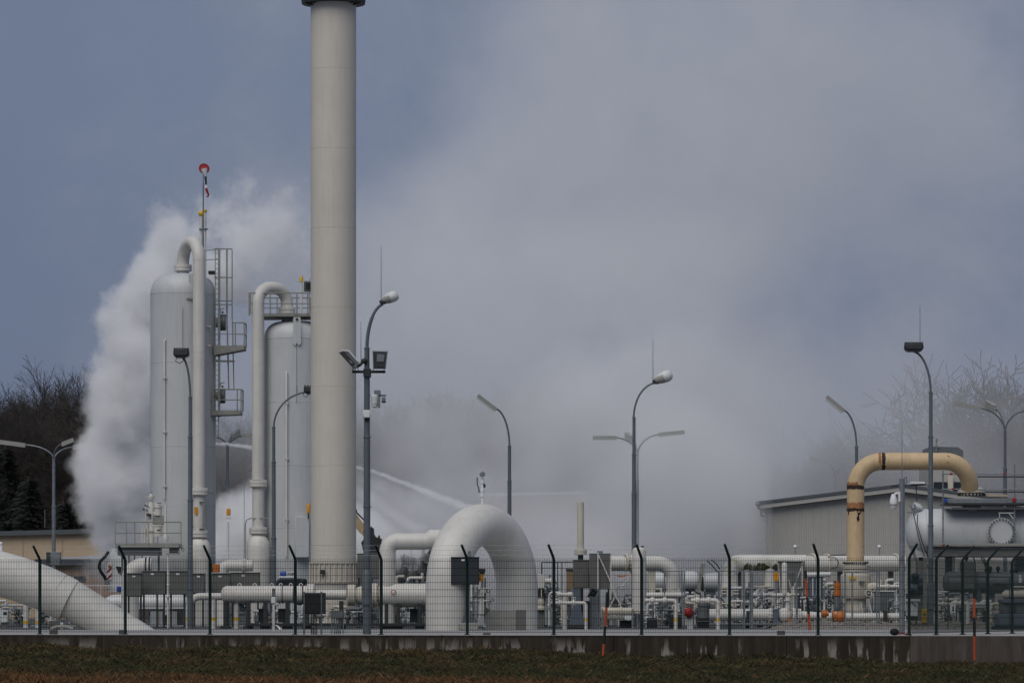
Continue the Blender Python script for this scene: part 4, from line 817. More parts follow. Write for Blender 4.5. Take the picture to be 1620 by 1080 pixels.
t=Thing('warning_light','orange warning light box above the cabinets by the taller tank foot','beacon',341,907,168); b=t.mb(); b.box(336,347,892,905,0,.25,.02); t.part('lens',b,M['orange']); b=t.mb(); b.box(334,349,905,908.5,0,.3); t.part('bracket',b,M['signwhite']); b=t.mb(); b.box(330,336,890,912,.05,.2,.02); t.part('back_box',b,M['dark']); b=t.mb(); b.bar((341,908,.15),(341,gy(168),.15),2); t.part('post',b,M['dark'])
cabinet('control_cabinet','grey cabinet hung between stack and lamp post beneath the excavator bucket',565,578,876,915,160,M['cab'],(567,),group=CG,plate=False)
cabinet('control_cabinet','large grey cabinet right of the near lamp post, in front of the elbow pipe',584,616,875,915,160,M['cab'],(588,612),group=CG,plate=False)
t=cabinet('control_cabinet','anthracite cabinet on a splayed stand in front of the white pipe arch',713.5,758,881.5,924,142.2,M['navy'],(),depth=.5,group=CG)
b=t.mb(); b.bar((740,924,.2),(740,980,.2),7); t.part('stand_post',b,M['pole']); b=t.mb(); b.prism([(736,965),(747,965),(748,985),(730,985)],.15,.3); t.part('stand_foot',b,M['pole']); b=t.mb(); b.box(727,757,985,gy(142.2),0,.5,.03); t.part('plinth',b,M['concrete'])
b=t.mb(); b.box(740,745,871,882,.1,.3); t.part('cable_entry',b,M['machine'])
for x in(749,755,760.5,764): b=t.mb(); b.cyl((x,928,.25),(x,983 if x<760 else 990,.25),1.2,n=8); t.part('conduit',b,M['galv' if x<760 else 'white'])
for y in(943,971): b=t.mb(); b.box(747,766,y,y+1.4,.2,.3); t.part('conduit_clamp',b,M['dark'])
for i in range(3): b=t.mb(); b.tube([(754+i*3,978,.15),(760+i*3,986,.05),(766+i*1.2,991,0)],1.0,7); t.part('cable',b,M['galv'])
t=Thing('warning_light','amber lamp beside the anthracite cabinet under the pipe arch','beacon',761,924,142.6); b=t.mb(); b.lathe((761,919),(0,0,1),[(0,3),(1.5,4),(11,4),(13,2.5)],14); t.part('lens',b,M['amber']); b=t.mb(); b.box(758,768,899,905,-.1,.1,.01); b.box(759,767,905,908,-.08,.08); t.part('hood',b,M['dark']); b=t.mb(); b.box(759.5,767,897,899,-.08,.08); t.part('cap',b,M['signwhite']); b=t.mb(); b.bar((764,900,.1),(764,gy(142.6),.1),1.6); t.part('post',b,M['galv'])
t=Thing('foundation_block','grey concrete foundation block before the rear leg of the pipe arch','block',802,gy(143.6),143.6); b=t.mb(); b.box(765,832,964.5,gy(143.6),0,1.0,.02); t.part('block',b,M['concrete']); b=t.mb(); b.box(816,832.3,964.2,gy(143.6)-.3,-.02,1.0,.01); t.part('shaded_end',b,M['cab']); b=t.mb(); b.prism([(766,958),(775,964),(766,975)],-.02,.3); t.part('broken_edge',b,M['cab'])  # right end coloured darker to stand for the block's shaded side face
cabinet('control_cabinet','tall grey cabinet below the cream vent pipe',907,932,886,930,160,M['cab'],(910,),group=CG,plate=False,depth=.6)
t=cabinet('control_cabinet','larger grey cabinet with antenna box on top, beside the vent pipe',932.5,966,876,931,159,M['cab'],(935,963),group=CG,plate=False,depth=.6,door=False)
b=t.mb(); b.box(945,954,871,876,.1,.3); t.part('antenna_box',b,M['galv'])
for p,q,wd in(((946,874,-.1),(946,936,-.1),2.0),((947,878,-.12),(966,920,-.12),1.8),((966,878,-.1),(966,948,-.1),2.2),((966,919,-.12),(975,945,-.12),1.6)): b=t.mb(); b.bar(p,q,wd); t.part('brace',b,M['white'])
t=Thing('vent_pipe','slim cream vent pipe standing above two grey cabinets','pipe',918.5,gy(162),162)
b=t.mb(); b.lathe((918.5,868),(0,0,1),[(0,5.4),(74,5.4),(74,4.6),(72,4.6)],24); t.part('pipe',b,M['cream'])
b=t.mb(); flange(b,(918.5,872.5,0),(0,0,1),10,3.6,14); t.part('flange',b,M['cream'])
b=t.mb(); b.cyl((918.5,876),(918.5,gy(162)),4.5,n=14); t.part('lower_pipe',b,M['dark'])
t=Thing('switch_cabinet','black cabinet on two thin legs right behind the fence, left of the near lamp post','cabinet',499,gy(122.6),122.6)
b=t.mb(); b.box(482,515,937,971,0,.3,.015); t.part('case',b,M['navy']); b=t.mb(); b.box(484,507,939.5,969,-.02,.01,.005); t.part('screen',b,M['black']); b=t.mb(); b.box(509.5,514,939,970,-.015,.005); t.part('side_plate',b,M['dark'])
for x in(481,508.5): b=t.mb(); b.box(x-1.4,x+1.4,935,gy(122.6),-.05,.03); t.part('leg',b,M['pole'])
for i in range(4): b=t.mb(); b.tube([(493+i*2.2,971,.15),(492+i*3,985,.1),(493+i*2.6,gy(122.6),.05)],.9,6); t.part('cable',b,M['black'])
t=Thing('meter_box','small grey meter box on a tube frame between the panel and the near lamp post','box',533.5,gy(124),124)
b=t.mb(); b.box(523.5,544,965,977.5,0,.25,.012); t.part('case',b,M['machine']); b=t.mb(); b.box(525,542.5,966.3,976.3,-.012,.003); t.part('door',b,M['machine'])
for x in(524.5,543): b=t.mb(); b.bar((x,977,.1),(x,gy(124),.1),1.4); t.part('leg',b,M['galv'])
for x in(529,532,535,538): b=t.mb(); b.cyl((x,977,.12),(x,gy(124),.12),.8,n=6); t.part('conduit',b,M['galv'])
b=t.mb(); b.bar((524,999,.1),(543,999,.1),1.2); t.part('crosspiece',b,M['galv'])
t=Thing('gas_detector_post','white post with grey detector head in front of the header pipe','detector',433,gy(139),139)
b=t.mb(); b.cyl((433,gy(139)),(433,954),1.9,n=10); t.part('post',b,M['white']); b=t.mb(); b.lathe((433,954),(0,0,1),[(0,2),(1,4.2),(9,4.2),(10,2.6),(13,2.6)],14); t.part('detector_head',b,M['hood']); b=t.mb(); b.box(430.5,435.5,930,943,-.06,.06,.01); t.part('siren',b,M['machine']); 
for i in range(2): b=t.mb(); b.tube([(436,988,0),(440,990,-.1),(443+i*3,995,-.2)],.9,6); t.part('cable',b,M['signwhite'])
# ------------------------------------------------------------------ vehicles and wreckage behind the pipes
t=Thing('emergency_van','dark van with blue beacon and white roof sign behind the header pipe','van',460,gy(172),172)
b=t.mb(); b.prism([(424,946),(426,929),(433,924),(439,916),(443,914),(476,914),(481,917),(484,946)],0,1.8); t.part('body',b,M['roof'])
b=t.mb(); b.prism([(437,924),(443,916.5),(465,916),(465,925)],-.03,.02); t.part('window',b,M['glass']); b=t.mb(); b.prism([(468,916),(476,916),(479,925),(468,925)],-.03,.02); t.part('window',b,M['glass'])
for x in(436,474): b=t.mb(); b.cyl((x,949,-.05),(x,949,.25),8,n=22); t.part('wheel',b,M['black'])
b=t.mb(); b.box(440.5,467.5,910.8,914,.4,1.0,.02); h=t.part('roof_bar',b,M['signwhite'])
b=t.mb(); b.box(452.4,467.3,903.7,912,.42,.52,.01); s=t.part('sign_board',b,M['signwhite'],h)
def lettering(parent,txt,px,py,D,d,size,m,root):
    cu=bpy.data.curves.new('lettering','FONT'); cu.body=txt; cu.size=size*D/F; cu.extrude=.004; cu.align_x='LEFT'
    o=bpy.data.objects.new('lettering',cu); col.objects.link(o); dg=bpy.context.evaluated_depsgraph_get(); me=bpy.data.meshes.new_from_object(o.evaluated_get(dg)); bpy.data.objects.remove(o)
    me.materials.clear(); me.materials.append(m); o=bpy.data.objects.new('lettering',me); col.objects.link(o); o.parent=parent; o.location=W(px,py,D,d)-root; o.rotation_euler=(R(90),0,0); return o
lettering(s,'ASA',453.6,908.6,172,.40,5.2,M['navy'],t.o.location); lettering(s,'RA',461.2,908.6,172,.40,5.2,M['red'],t.o.location)
b=t.mb(); b.lathe((441.5,907,.7),(1,0,0),[(0,2),(2,4.2),(8.5,4.2),(10.5,2.4)],16); t.part('beacon',b,M['blue'],h)
b=t.mb(); b.ball((482,919.5,-.2),4.2,1,.8,1.2); t.part('mirror',b,M['black'])
t=Thing('vacuum_truck','white utility truck with red striped plate and black suction hose by the annex','truck',186,gy(205),205)
b=t.mb(); b.prism([(170,892),(173,884),(176,868),(181,866),(186,878),(196,884),(201,894),(205,900),(200,906),(193,903),(184,895),(186,905),(196,914),(201,917),(201,936),(172,936)],0,2); t.part('body',b,M['hood'])
b=t.mb(); b.prism([(170,889),(200,893),(204,902),(203,936),(171,936)],.3,2.2); t.part('tank_body',b,M['signwhite'])
b=t.mb(); b.prism([(169,892),(177,889),(177,916),(169,918)],-.06,0); pl=t.part('striped_plate',b,M['signwhite'])
for y in(903,914): b=t.mb(); b.prism([(169.2,y),(176.8,y-8),(176.8,y-3.5),(169.2,y+3)],-.085,-.06); t.part('red_stripe',b,M['red'],pl)
b=t.mb(); b.ball((173.5,894.5,-.1),2.2,1,.6,1); t.part('tail_lamp',b,M['amber'])
b=t.mb(); b.tube([(172,873,-.3),(168,880,-.5),(161,887,-.6),(158.5,896,-.6),(161,904,-.5),(166,911,-.4),(168.5,917,-.3)],2.5,12); t.part('suction_hose',b,M['black'])
b=t.mb(); b.lathe((169,917,-.3),(.3,0,-1),[(0,2.6),(1,3.4),(5,3.4),(6,4),(8,4)],12); t.part('hose_coupling',b,M['machine'])
b=t.mb(); b.prism([(183,895),(192,896),(192,904),(188,902)],-.05,.1); t.part('side_window',b,M['glass'])
b=t.mb(); b.box(185,192,927,935,-.1,.1,.02); t.part('blue_box',b,M['blue'])
for x in(177,198): b=t.mb(); b.cyl((x,gy(205)-12,-.05),(x,gy(205)-12,.4),12,n=22); t.part('wheel',b,M['black'])
t=Thing('guard_rail','thin white handrail running before the annex','rail',150,gy(190),190); b=t.mb(); b.bar((40,925.5,0),(196,925.5,0),1.1); t.part('rail',b,M['signwhite'])
for x in(60,110,160): b=t.mb(); b.bar((x,925.5,0),(x,gy(190),0),1.1); t.part('rail_post',b,M['signwhite'])
t=Thing('excavator','yellow excavator arm with dark bucket showing behind the near lamp post','excavator',540,gy(196),196)
b=t.mb(); b.prism([(520,770),(532,766),(563,812),(580,835),(585,842),(576,848),(568,841),(556,826)],-.25,.3); t.part('stick',b,M['yellow'])
b=t.mb(); b.prism([(440,850),(470,800),(520,766),(532,766),(534,776),(490,812),(456,862)],-.3,.35); t.part('boom',b,M['yellow'])
b=t.mb(); b.cyl((560,806,-.3),(577,823,-.3),1.2,n=8); b.ball((562,808,-.3),3.5); t.part('hydraulic_ram',b,M['dark'])
b=t.mb(); b.prism([(575,840),(584,833),(591,835),(592,848),(604,852),(600,872),(597,882),(579,882),(575,870),(572,858),(578,850)],-.6,.7); t.part('bucket',b,M['dark'])
b=t.mb(); b.ball((586,838,-.3),5.5,1,.8,1.1); t.part('bucket_pin',b,M['rust'])
for x in(577,584,591,598): b=t.mb(); b.prism([(x,853),(x+4,852),(x+3,846),(x+1,847)],-.5,-.3); t.part('tooth',b,M['dark'])
b=t.mb(); b.box(440,500,880,930,.2,2.2,.1); t.part('cab_body',b,M['yellow']); b=t.mb(); b.box(446,470,860,884,.2,1.8,.1); t.part('cab',b,M['glass'])
b=t.mb(); b.box(430,510,940,gy(196),.0,.6,.15); t.part('track',b,M['black']); b=t.mb(); b.box(430,510,940,gy(196),1.9,2.5,.15); t.part('track',b,M['black'])
t=Thing('twisted_wreckage','heap of crumpled grey sheet metal under the elbow pipe','wreckage',655,gy(205),205)
r=random.Random(4)
for i in range(16):
    x=r.uniform(626,690); y=r.uniform(876,922); b=t.mb(); n=5; vs=[]; a=r.uniform(-.6,1.3); L=r.uniform(14,34); wd=r.uniform(4,12)
    for j in range(n):
        f=j/(n-1)-.5; cx=x+L*f*math.cos(a)+r.uniform(-3,3); cyy=y-L*f*math.sin(a)+r.uniform(-3,3); d=r.uniform(-1,1)
        vs+= [W(cx-wd*.5*math.sin(a),cyy-wd*.5*math.cos(a),205,0)+Vector((0,d,0)),W(cx+wd*.5*math.sin(a),cyy+wd*.5*math.cos(a),205,0)+Vector((0,d+r.uniform(-.4,.4),0))]
    b.add(vs,[(2*j,2*j+1,2*j+3,2*j+2) for j in range(n-1)]); t.part('crumpled_sheet',b,M[r.choice(('scrap','scrap','galv','signwhite'))])
for i in range(7):
    x=r.uniform(640,690); b=t.mb(); b.bar((x,r.uniform(868,880),r.uniform(-1,1)),(x+r.uniform(-35,15),gy(205),r.uniform(-1,1)),r.uniform(2,6)); t.part('bent_beam',b,M[r.choice(('machine','scrap','dark'))])
b=t.mb(); b.prism([(624,905),(690,898),(700,gy(205)),(620,gy(205))],1.2,2.5); t.part('debris_pile',b,M['scrap'])
t=Thing('storage_tank','white horizontal tank on the ground behind the grey cabinets','tank',230,gy(180),180)
b=t.mb(); b.lathe((165,953,0),(1,0,0),[(0,4),(4,9),(10,12),(18,13.3),(122,13.3),(128,11),(132,6)],32); t.part('shell',b,M['hood'])
for x in(185,215,262,285): b=t.mb(); b.box(x-4,x+4,958,gy(180),-.3,.3); t.part('saddle',b,M['dark'])
b=t.mb(); b.bar((222,961,-.7),(300,961,-.7),1.6); t.part('walk_rail',b,M['signwhite'])
b=t.mb(); b.cyl((264,960,-.5),(264,972,-.5),3,n=10); t.part('drain_nozzle',b,M['hood'])
t=Thing('cross_pipe','off-white pipe bend between the tank feet behind the cabinets','pipe',360,gy(176),176); b=t.mb(); b.tube([(352,gy(176)),(352,905)]+arc(362,904,10,180,90,6)+[(400,894)],9,18); t.part('pipe',b,M['pipe']); b=t.mb(); flange(b,(386,894),(1,0,0),11,1.6,10); t.part('flange',b,M['white'])
t=Thing('elbow_pipe','off-white elbow rising behind the widest grey cabinet below the railed platform','pipe',205,gy(172),172); b=t.mb(); b.tube([(206,gy(172)),(206,916)]+arc(226,916,20,180,90,8)+[(240,896)],14,22); t.part('pipe',b,M['pipe'])
for x in(231,237): b=t.mb(); b.ring((x,896,0),(1,0,0),14.6,1.2,24,5); t.part('saddle_ring',b,M['dark'])
# ------------------------------------------------------------------ right-hand pipework
def pipe_thing(name,lab,D,path,r,m,fl=(),n=20,group=None,cat='pipe',sup=()):
    t=Thing(name,lab,cat,path[len(path)//2][0],gy(D),D,group); b=t.mb(); b.tube(path,r,n); t.part('pipe',b,m)
    for c,ax,rr,th in fl: b=t.mb(); flange(b,c,ax,rr,th,14); t.part('flange',b,m)
    for x,y in sup: b=t.mb(); b.box(x-2.5,x+2.5,y,gy(D),-.1,.1); b.box(x-5,x+5,y-1,y+1.5,-.2,.2); t.part('pipe_support',b,M['galv'])
    return t
def elbow_down(x,y,R_,right=True,n=7): return arc(x-R_ if right else x+R_,y+R_,R_,90 if right else 180,0 if right else 90,n)
D=165
t=pipe_thing('process_pipe','fat off-white pipe bending down beside the white column vessel',D,[(962,891),(1040,891)]+elbow_down(1065,891,24)+[(1065,945)],11.8,M['pipe'],[((1000,891,0),(1,0,0),15,2)],26)
b=t.mb(); b.ring((990,889,-.1),(1,.3,0),12.5,2.2,28,7); t.part('flange_ring',b,M['cream'])
b=t.mb(); b.box(1026,1037,903,945,-.1,.2,.02); t.part('support_leg',b,M['cream'])
D=158
t=Thing('column_vessel','upright white column vessel with two black knobs behind the fence','vessel',1011,gy(D),D)
b=t.mb(); b.lathe((1011,965),(0,0,1),[(0,11),(93,11),(97,10),(99.5,7)],28); t.part('shell',b,M['pipe'])
for x in(1005,1016.5): b=t.mb(); b.cyl((x,866),(x,863),2.2,n=10); t.part('knob',b,M['black'])
b=t.mb(); flange(b,(1011,967),(0,0,1),13,2.2,12); t.part('flange',b,M['cream'])
for x in(1002,1011,1020): b=t.mb(); b.bar((x,970,0),(x,gy(D),0),2.2); t.part('leg',b,M['machine'])
D=172
t=Thing('storage_tank','white horizontal drum partly hidden behind the fat bent pipe','tank',1045,gy(D),D); b=t.mb(); b.lathe((1030,918,0),(1,0,0),[(0,13),(44,13)],28); t.part('shell',b,M['hood']); b=t.mb(); b.box(1034,1070,930,gy(D),0,.8); t.part('saddle',b,M['cab'])
t=Thing('drum','pale horizontal drum with domed end left of the leaning sheet','drum',1090,gy(170),170); b=t.mb(); b.lathe((1078,918,0),(1,0,0),[(0,15),(20,15),(25,13),(28,8)],28); t.part('shell',b,M['hood']); b=t.mb(); b.box(1082,1098,933,gy(170),-.1,.4); t.part('saddle',b,M['machine'])
t=Thing('drum','pale grey-blue drum right of the leaning sheet','drum',1124,gy(170),170); b=t.mb(); b.lathe((1112,920,0),(1,0,0),[(0,9),(4,14),(22,15),(27,15)],28); t.part('shell',b,M['tank']); b=t.mb(); b.box(1115,1132,934,gy(170),-.1,.4); t.part('saddle',b,M['machine'])
t=Thing('leaning_sheet','olive grey metal sheet leaning between the two pale drums','metal sheet',1108,gy(164),164); b=t.mb(); b.prism([(1109,890.5),(1116,892),(1111,918),(1106,938),(1102,936),(1106,912)],0,.2); t.part('sheet',b,M['ladder']); b=t.mb(); b.prism([(1111,911),(1113,913),(1113.5,936),(1108.5,934)],-.05,.1); t.part('rubber_flap',b,M['black']); b=t.mb(); b.bar((1106,936,.1),(1106,gy(164),.1),3); t.part('prop',b,M['machine'])
t=Thing('hose_coil','coiled black hoses lying over the pipework below the leaning sheet','hose',1095,945,160)
b=t.mb(); b.ring((1086,938,0),(.3,1,0),6.5,1.1,22,6); b.ring((1087,938,.2),(.2,1,.1),4.5,1,20,6); t.part('coil',b,M['black'])
for pts in ([(1088,944,0),(1095,933,0),(1102,936,-.1),(1107,946,-.1),(1105,951,-.1),(1100,947,0)],[(1096,930,0),(1103,938,0),(1108,938,0),(1109,948,0),(1104,951,0)],[(1115,940,0),(1125,944,0),(1140,945,0),(1147,953,-.1),(1144,957,-.1),(1139,955,0)],[(1119,886,.2),(1127,894,.1),(1133,902,0),(1138,905,0)],[(1126,885,.2),(1134,892,.1),(1139,900,0)]):
    b=t.mb(); b.tube(pts,.9,6); t.part('hose',b,M['black'])
D=175
t=Thing('process_pipe','long weathered header pipe with a bend at its end, running past the yellow pipe','pipe',1300,gy(D),D)
b=t.mb(); b.tube([(1155,962),(1155,905)]+arc(1170,903,13.5,180,90,8)+[(1205,889.5)],12.6,26); t.part('bend',b,M['mossy'])
b=t.mb(); b.tube([(1205,889.5),(1275,889.5)],12.4,26); t.part('weathered_run',b,M['mossy'])
b=t.mb(); b.tube([(1275,891),(1432,891)],12.4,26); t.part('run',b,M['pipe'])
for x in(1181,1218): b=t.mb(); b.tube([(x,898),(x,965)],6.5 if x==1181 else 9,18); t.part('branch',b,M['pipe'])
b=t.mb(); b.ring((1285,889,0),(.9,.5,0),13,1.8,28,7); b.bolts((1285,889,0),(.9,.5,0),13,.9,4,18); t.part('flange_ring',b,M['cream'])
b=t.mb(); b.ring((1308,890,0),(.9,.5,0),13.5,1.6,28,7); t.part('flange_ring',b,M['cream'])
b=t.mb(); b.ring((1416,889,0),(.9,.4,0),13,1.8,28,7); t.part('flange_ring',b,M['cream'])
b=t.mb(); b.tube([(1309,882,-.4),(1314,878,-.4),(1338,877,-.4)],.8,6); t.part('impulse_line',b,M['dark'])
b=t.mb(); b.ring((1317,890,-.3),(.5,1,0),9,.6,22,5); t.part('cable_ring',b,M['dark'])
for y in(928,932,937): b=t.mb(); b.box(1140,1168,y,y+2.2,-.4,.2); t.part('flange_plate',b,M['cream'])
for y in(926,930.5,935): b=t.mb(); b.box(1192,1222,y,y+2.4,-.4,.2); t.part('flange_plate',b,M['cream'])
for x in(1169,1270,1330,1410): b=t.mb(); b.box(x-4,x+4,901,gy(D),.2,.5); t.part('pipe_support',b,M['machine'])
for x0,x1,sd in((1176,1190,1),(1191,1217,2),(1221,1240,3),(1243,1262,4)):     # algae hanging on the underside of the old paint
    b=t.mb(); rq=random.Random(sd); n=14; vs=[]; kk=b.k
    for i in range(n+1):
        x=x0+(x1-x0)*i/n; top=R(-4-26*abs(2*i/n-1)**2+rq.uniform(-9,9))
        for j in range(7):
            a=top+(R(-120)-top)*j/6; vs.append(W(x,889.5,t.D)+Vector((0,-math.cos(a)*12.75*kk,math.sin(a)*12.75*kk)))
    b.add(vs,[(i*7+j,i*7+j+1,i*7+j+8,i*7+j+7) for i in range(n) for j in range(6)]); t.part('algae_stain',b,M['algae'])
t=Thing('valve_box','white valve box over dark slots right behind the rear leg of the pipe arch','box',856,gy(160),160); b=t.mb(); b.box(850,862,908,930,0,.5,.02); t.part('case',b,M['pipe']); b=t.mb(); b.box(851,861.5,931,944,.05,.4); t.part('slot_block',b,M['black']); b=t.mb(); b.box(855.5,857,931,944,0,.05); t.part('bar',b,M['white']); b=t.mb(); b.cyl((862,919),(870,919),4.5,n=14); b.cyl((870,919),(872,919),5.4,n=14); t.part('side_nozzle',b,M['pipe']); b=t.mb(); b.lathe((856,964),(0,0,1),[(0,7),(4,7),(6,4),(12,6),(18,4),(20,6)],14); t.part('valve_body',b,M['cream']); b=t.mb(); b.box(850,862,964,gy(160),0,.5,.02); t.part('pedestal',b,M['cab']); b=t.mb(); b.tube([(863,925,-.1),(868,935,-.15),(874,940,-.1),(880,936,-.1),(882,925,-.1),(878,918,0)],.8,6); t.part('cable',b,M['black'])
t=Thing('finger_vessel','slim upright white cylinder in an A-shaped brace under the header pipe','vessel',1241,gy(158),158)
b=t.mb(); b.lathe((1241,940),(0,0,1),[(0,4.6),(46,4.6),(49,3.8),(51,2)],18); t.part('shell',b,M['pipe'])
for p,q in(((1231,890,0),(1235,940,0)),((1271,888,0),(1256,928,0)),((1269,890,0),(1269,945,0)),((1248,915,.1),(1253,938,.1))): b=t.mb(); b.bar(p,q,1.3); t.part('brace',b,M['white'])
b=t.mb(); b.bar((1241,940,0),(1241,gy(158),0),4); t.part('foot',b,M['machine'])
b=t.mb(); b.lathe((1226,941,0),(1,0,0),[(0,2.5),(1,3.4),(18,3.4),(19,4.5),(22,4.5),(22,3),(34,3)],14); t.part('cross_pipe',b,M['white'])
cabinet('control_cabinet','flat dark grey box behind the slim white cylinder',1231,1273,888,938,166,M['cab'],(1234,1270),group=CG,plate=False,door=False)
t=Thing('notice_plate','orange notice plate under the weathered header pipe','sign',1228,912,157); b=t.mb(); b.box(1224,1232,904,918,0,.04,.006); t.part('plate',b,M['amber']); b=t.mb(); b.bar((1228,918,.05),(1228,gy(157),.05),1.4); t.part('post',b,M['galv'])
D=156
t=Thing('ground_pipe','low white pipe with bolted valves lying along the ground before the header pipe','pipe',1200,gy(D),D)
b=t.mb(); b.tube([(1118,972),(1222,972)],9.4,24); t.part('run',b,M['pipe'])
b=t.mb(); b.tube([(1262,972),(1310,975),(1345,975)],6.5,20); b.tube([(1345,975),(1430,975)],6,18); t.part('run',b,M['pipe'])
for x,rr in((1219,12),(1227,12),(1256,12),(1265,11)): b=t.mb(); flange(b,(x,973,0),(1,0,0),rr,1.6,12); t.part('flange',b,M['white'])
b=t.mb(); b.ball((1241,973,0),12.5,.95,1,1); b.cyl((1246,962),(1246,945),4,n=12); b.lathe((1246,950),(0,0,1),[(0,6),(2,6),(2,4),(6,4)],14); t.part('ball_valve',b,M['white'])
b=t.mb(); b.box(1222,1231,962,988,-.3,.1,.02); t.part('support_block',b,M['bluegrey'])
b=t.mb(); b.box(1120,1262,985,989,-.5,.4,.02); t.part('skid_rail',b,M['machine'])
b=t.mb(); b.lathe((1248,983,-.4),(0,0,1),[(-4,2.6),(0,2),(6,1.4)],10); t.part('marker_cap',b,M['orange'])
for x in(1183,1330,1400): b=t.mb(); b.box(x-3,x+3,966,gy(D),-.3,.2); t.part('pipe_support',b,M['dark'])
# pipe frames
def goal(x0,x1,y,D,r,m,lab,band=True,lead=0):
    t=Thing('small_pipe',lab,'pipe',x1,gy(D),D); b=t.mb(); b.tube([(x0,y),(x1-5,y)]+arc(x1-5,y+5,5,90,0,5)+[(x1,gy(D))],r,10); t.part('pipe',b,m)
    if band: b=t.mb(); b.cyl((x1,982),(x1,978),r*1.05,n=12); t.part('yellow_band',b,M['band'])
    for i in range(2): xx=x0+(x1-x0)*(.25+.4*i); b=t.mb(); b.ball((xx,y,0),r*1.7); b.cyl((xx,y),(xx,y-7),r*.4,n=6); b.ring((xx,y-7,0),(0,.5,1),3.5,.6,14,5); t.part('valve',b,m)
    return t
goal(872,927,953,147,2.6,M['white'],'thin white pipe turning down before the grey cabinets')
goal(1020,1069,949,148,3.0,M['white'],'thin white pipe turning down beside the column vessel')
goal(1093,1136,949,148,3.3,M['white'],'thin white pipe turning down beyond the red valve actuator')
goal(1505,1531,954,150,3.4,M['white'],'white pipe bending down by the small sign on the gravel',False)
goal(1468,1563,955,152,2.6,M['pipe'],'cream pipe turning down under the grey lower vessel',False)
t=Thing('small_pipe','thick white standpipe with a bolted tee before the grey cabinets','pipe',893,gy(149),149); b=t.mb(); b.tube([(893.5,gy(149)),(893.5,943)],3.6,14); b.lathe((881,940,0),(1,0,0),[(0,4),(3,4.6),(9,3),(15,3),(20,4.6),(24,4)],14); b.cyl((892,940),(891,928),1.3,n=8); t.part('pipe',b,M['white'])
t=Thing('white_header','white manifold pipe lying across the small pipework near the column vessel','pipe',1054,gy(155),155); b=t.mb(); b.lathe((1022,941,0),(1,0,0),[(0,3),(1,4.6),(60,4.6),(62,3)],16); t.part('pipe',b,M['white'])
for x in(1032,1046,1060,1074): b=t.mb(); b.cyl((x,938),(x,933),1.8,n=8); b.ball((x,933),2.2); t.part('fitting',b,M['white'])
for x in(1030,1075): b=t.mb(); b.bar((x,943,.1),(x,gy(155),.1),3); t.part('support',b,M['machine'])
def frame(posts,y,D,lab,wd=2.4,m='galv',extra=()):
    t=Thing('tube_railing',lab,'railing',posts[0],gy(D),D,'steel tube railings'); q=(posts[0],posts[-1]); b=t.mb(); b.bar((q[0],y,0),(q[1],y,0),1.6); t.part('top_rail',b,M[m])
    for x in posts: b=t.mb(); b.bar((x,y,0),(x,gy(D)-1,0),wd); t.part('post',b,M[m])
    for y2 in extra: b=t.mb(); b.bar((q[0],y2,0),(q[1],y2,0),1.1); t.part('middle_rail',b,M[m])
frame([1051,1079,1083],903,154,'dark steel frame standing before the fat bent pipe')
frame([1137,1177,1187.5],903,153,'grey frame with a thick post under the header pipe bend',3.2)
frame([1190,1260],904,152,'grey frame before the slim white cylinder',3.0)
frame([1337,1348.5,1387,1391],904,150,'grey frame round the base of the yellow pipe',2.2,extra=())
frame([1500,1560,1597],912,147,'dark pipe frame before the lower grey vessel',1.4,'dark')
frame([857,882,889,908],889,164,'dark railing between the pipe arch and the vent pipe',1.6,'dark',(898,))
b=None
# yellow pipe loop with its base vessel
D=170; k=D/F; g=gy(D)
t=Thing('yellow_pipe_loop','ochre pipe loop with scorched black weld bands, joined to the grey vessel','pipe',1353.5,g,D)
pts=[(1353.5,888),(1353.5,772)]+arc(1395,771,41.5,180,90,10)+[(1420,729.5),(1495,729.5)]+[(1495+41.5*math.sin(R(a)),771-41.5*math.cos(R(a)),.6*(1-math.cos(R(a)))) for a in range(9,91,9)]
b=t.mb(); b.tube(pts,13.7,32); t.part('bend',b,M['yellow'])
def band(y,h,jag,m,rr=13.85):
    b=t.mb(); n=40; vs=[]; rq=random.Random(int(y))
    for j in range(n):
        a=2*math.pi*j/n; X=Vector((math.cos(a),math.sin(a),0))*rr*k; c=W(1353.5,y,D); z0=rq.uniform(0,jag)*k; z1=rq.uniform(0,jag)*k
        vs+= [c+X+Vector((0,0,z0)),c+X-Vector((0,0,h*k+z1))]
    b.add(vs,[(2*j,2*j+1,(2*j+3)%(2*n),(2*j+2)%(2*n)) for j in range(n)]); t.part('scorched_weld' if m is M['burn'] else 'rust_halo',b,m)
band(768,5.0,1.5,M['burn']); band(804.5,3.0,2.0,M['burn']); band(765.5,2.5,3.5,M['rust'],13.78); band(797,7,5,M['rust'],13.78)
b=t.mb(); n=32; vs=[]; rq=random.Random(2)
for j in range(n):
    a=2*math.pi*j/n; X=Vector((0,math.sin(a),math.cos(a)))*13.85*k; vs+= [W(1393+rq.uniform(0,2),729.5,D)+X,W(1398+rq.uniform(0,2.5),729.5,D)+X]
b.add(vs,[(2*j,2*j+1,(2*j+3)%(2*n),(2*j+2)%(2*n)) for j in range(n)]); t.part('scorched_weld',b,M['burn'])
vs=[W(1389+(0 if 0 else 0),729.5,D)+Vector((0,math.sin(2*math.pi*j/n),math.cos(2*math.pi*j/n)))*13.8*k for j in range(n)]; vs2=[v+Vector((4*k,0,0)) for v in vs]; b=t.mb(); b.add(vs+vs2,[(j,(j+1)%n,n+(j+1)%n,n+j) for j in range(n)]); t.part('rust_halo',b,M['rust'])
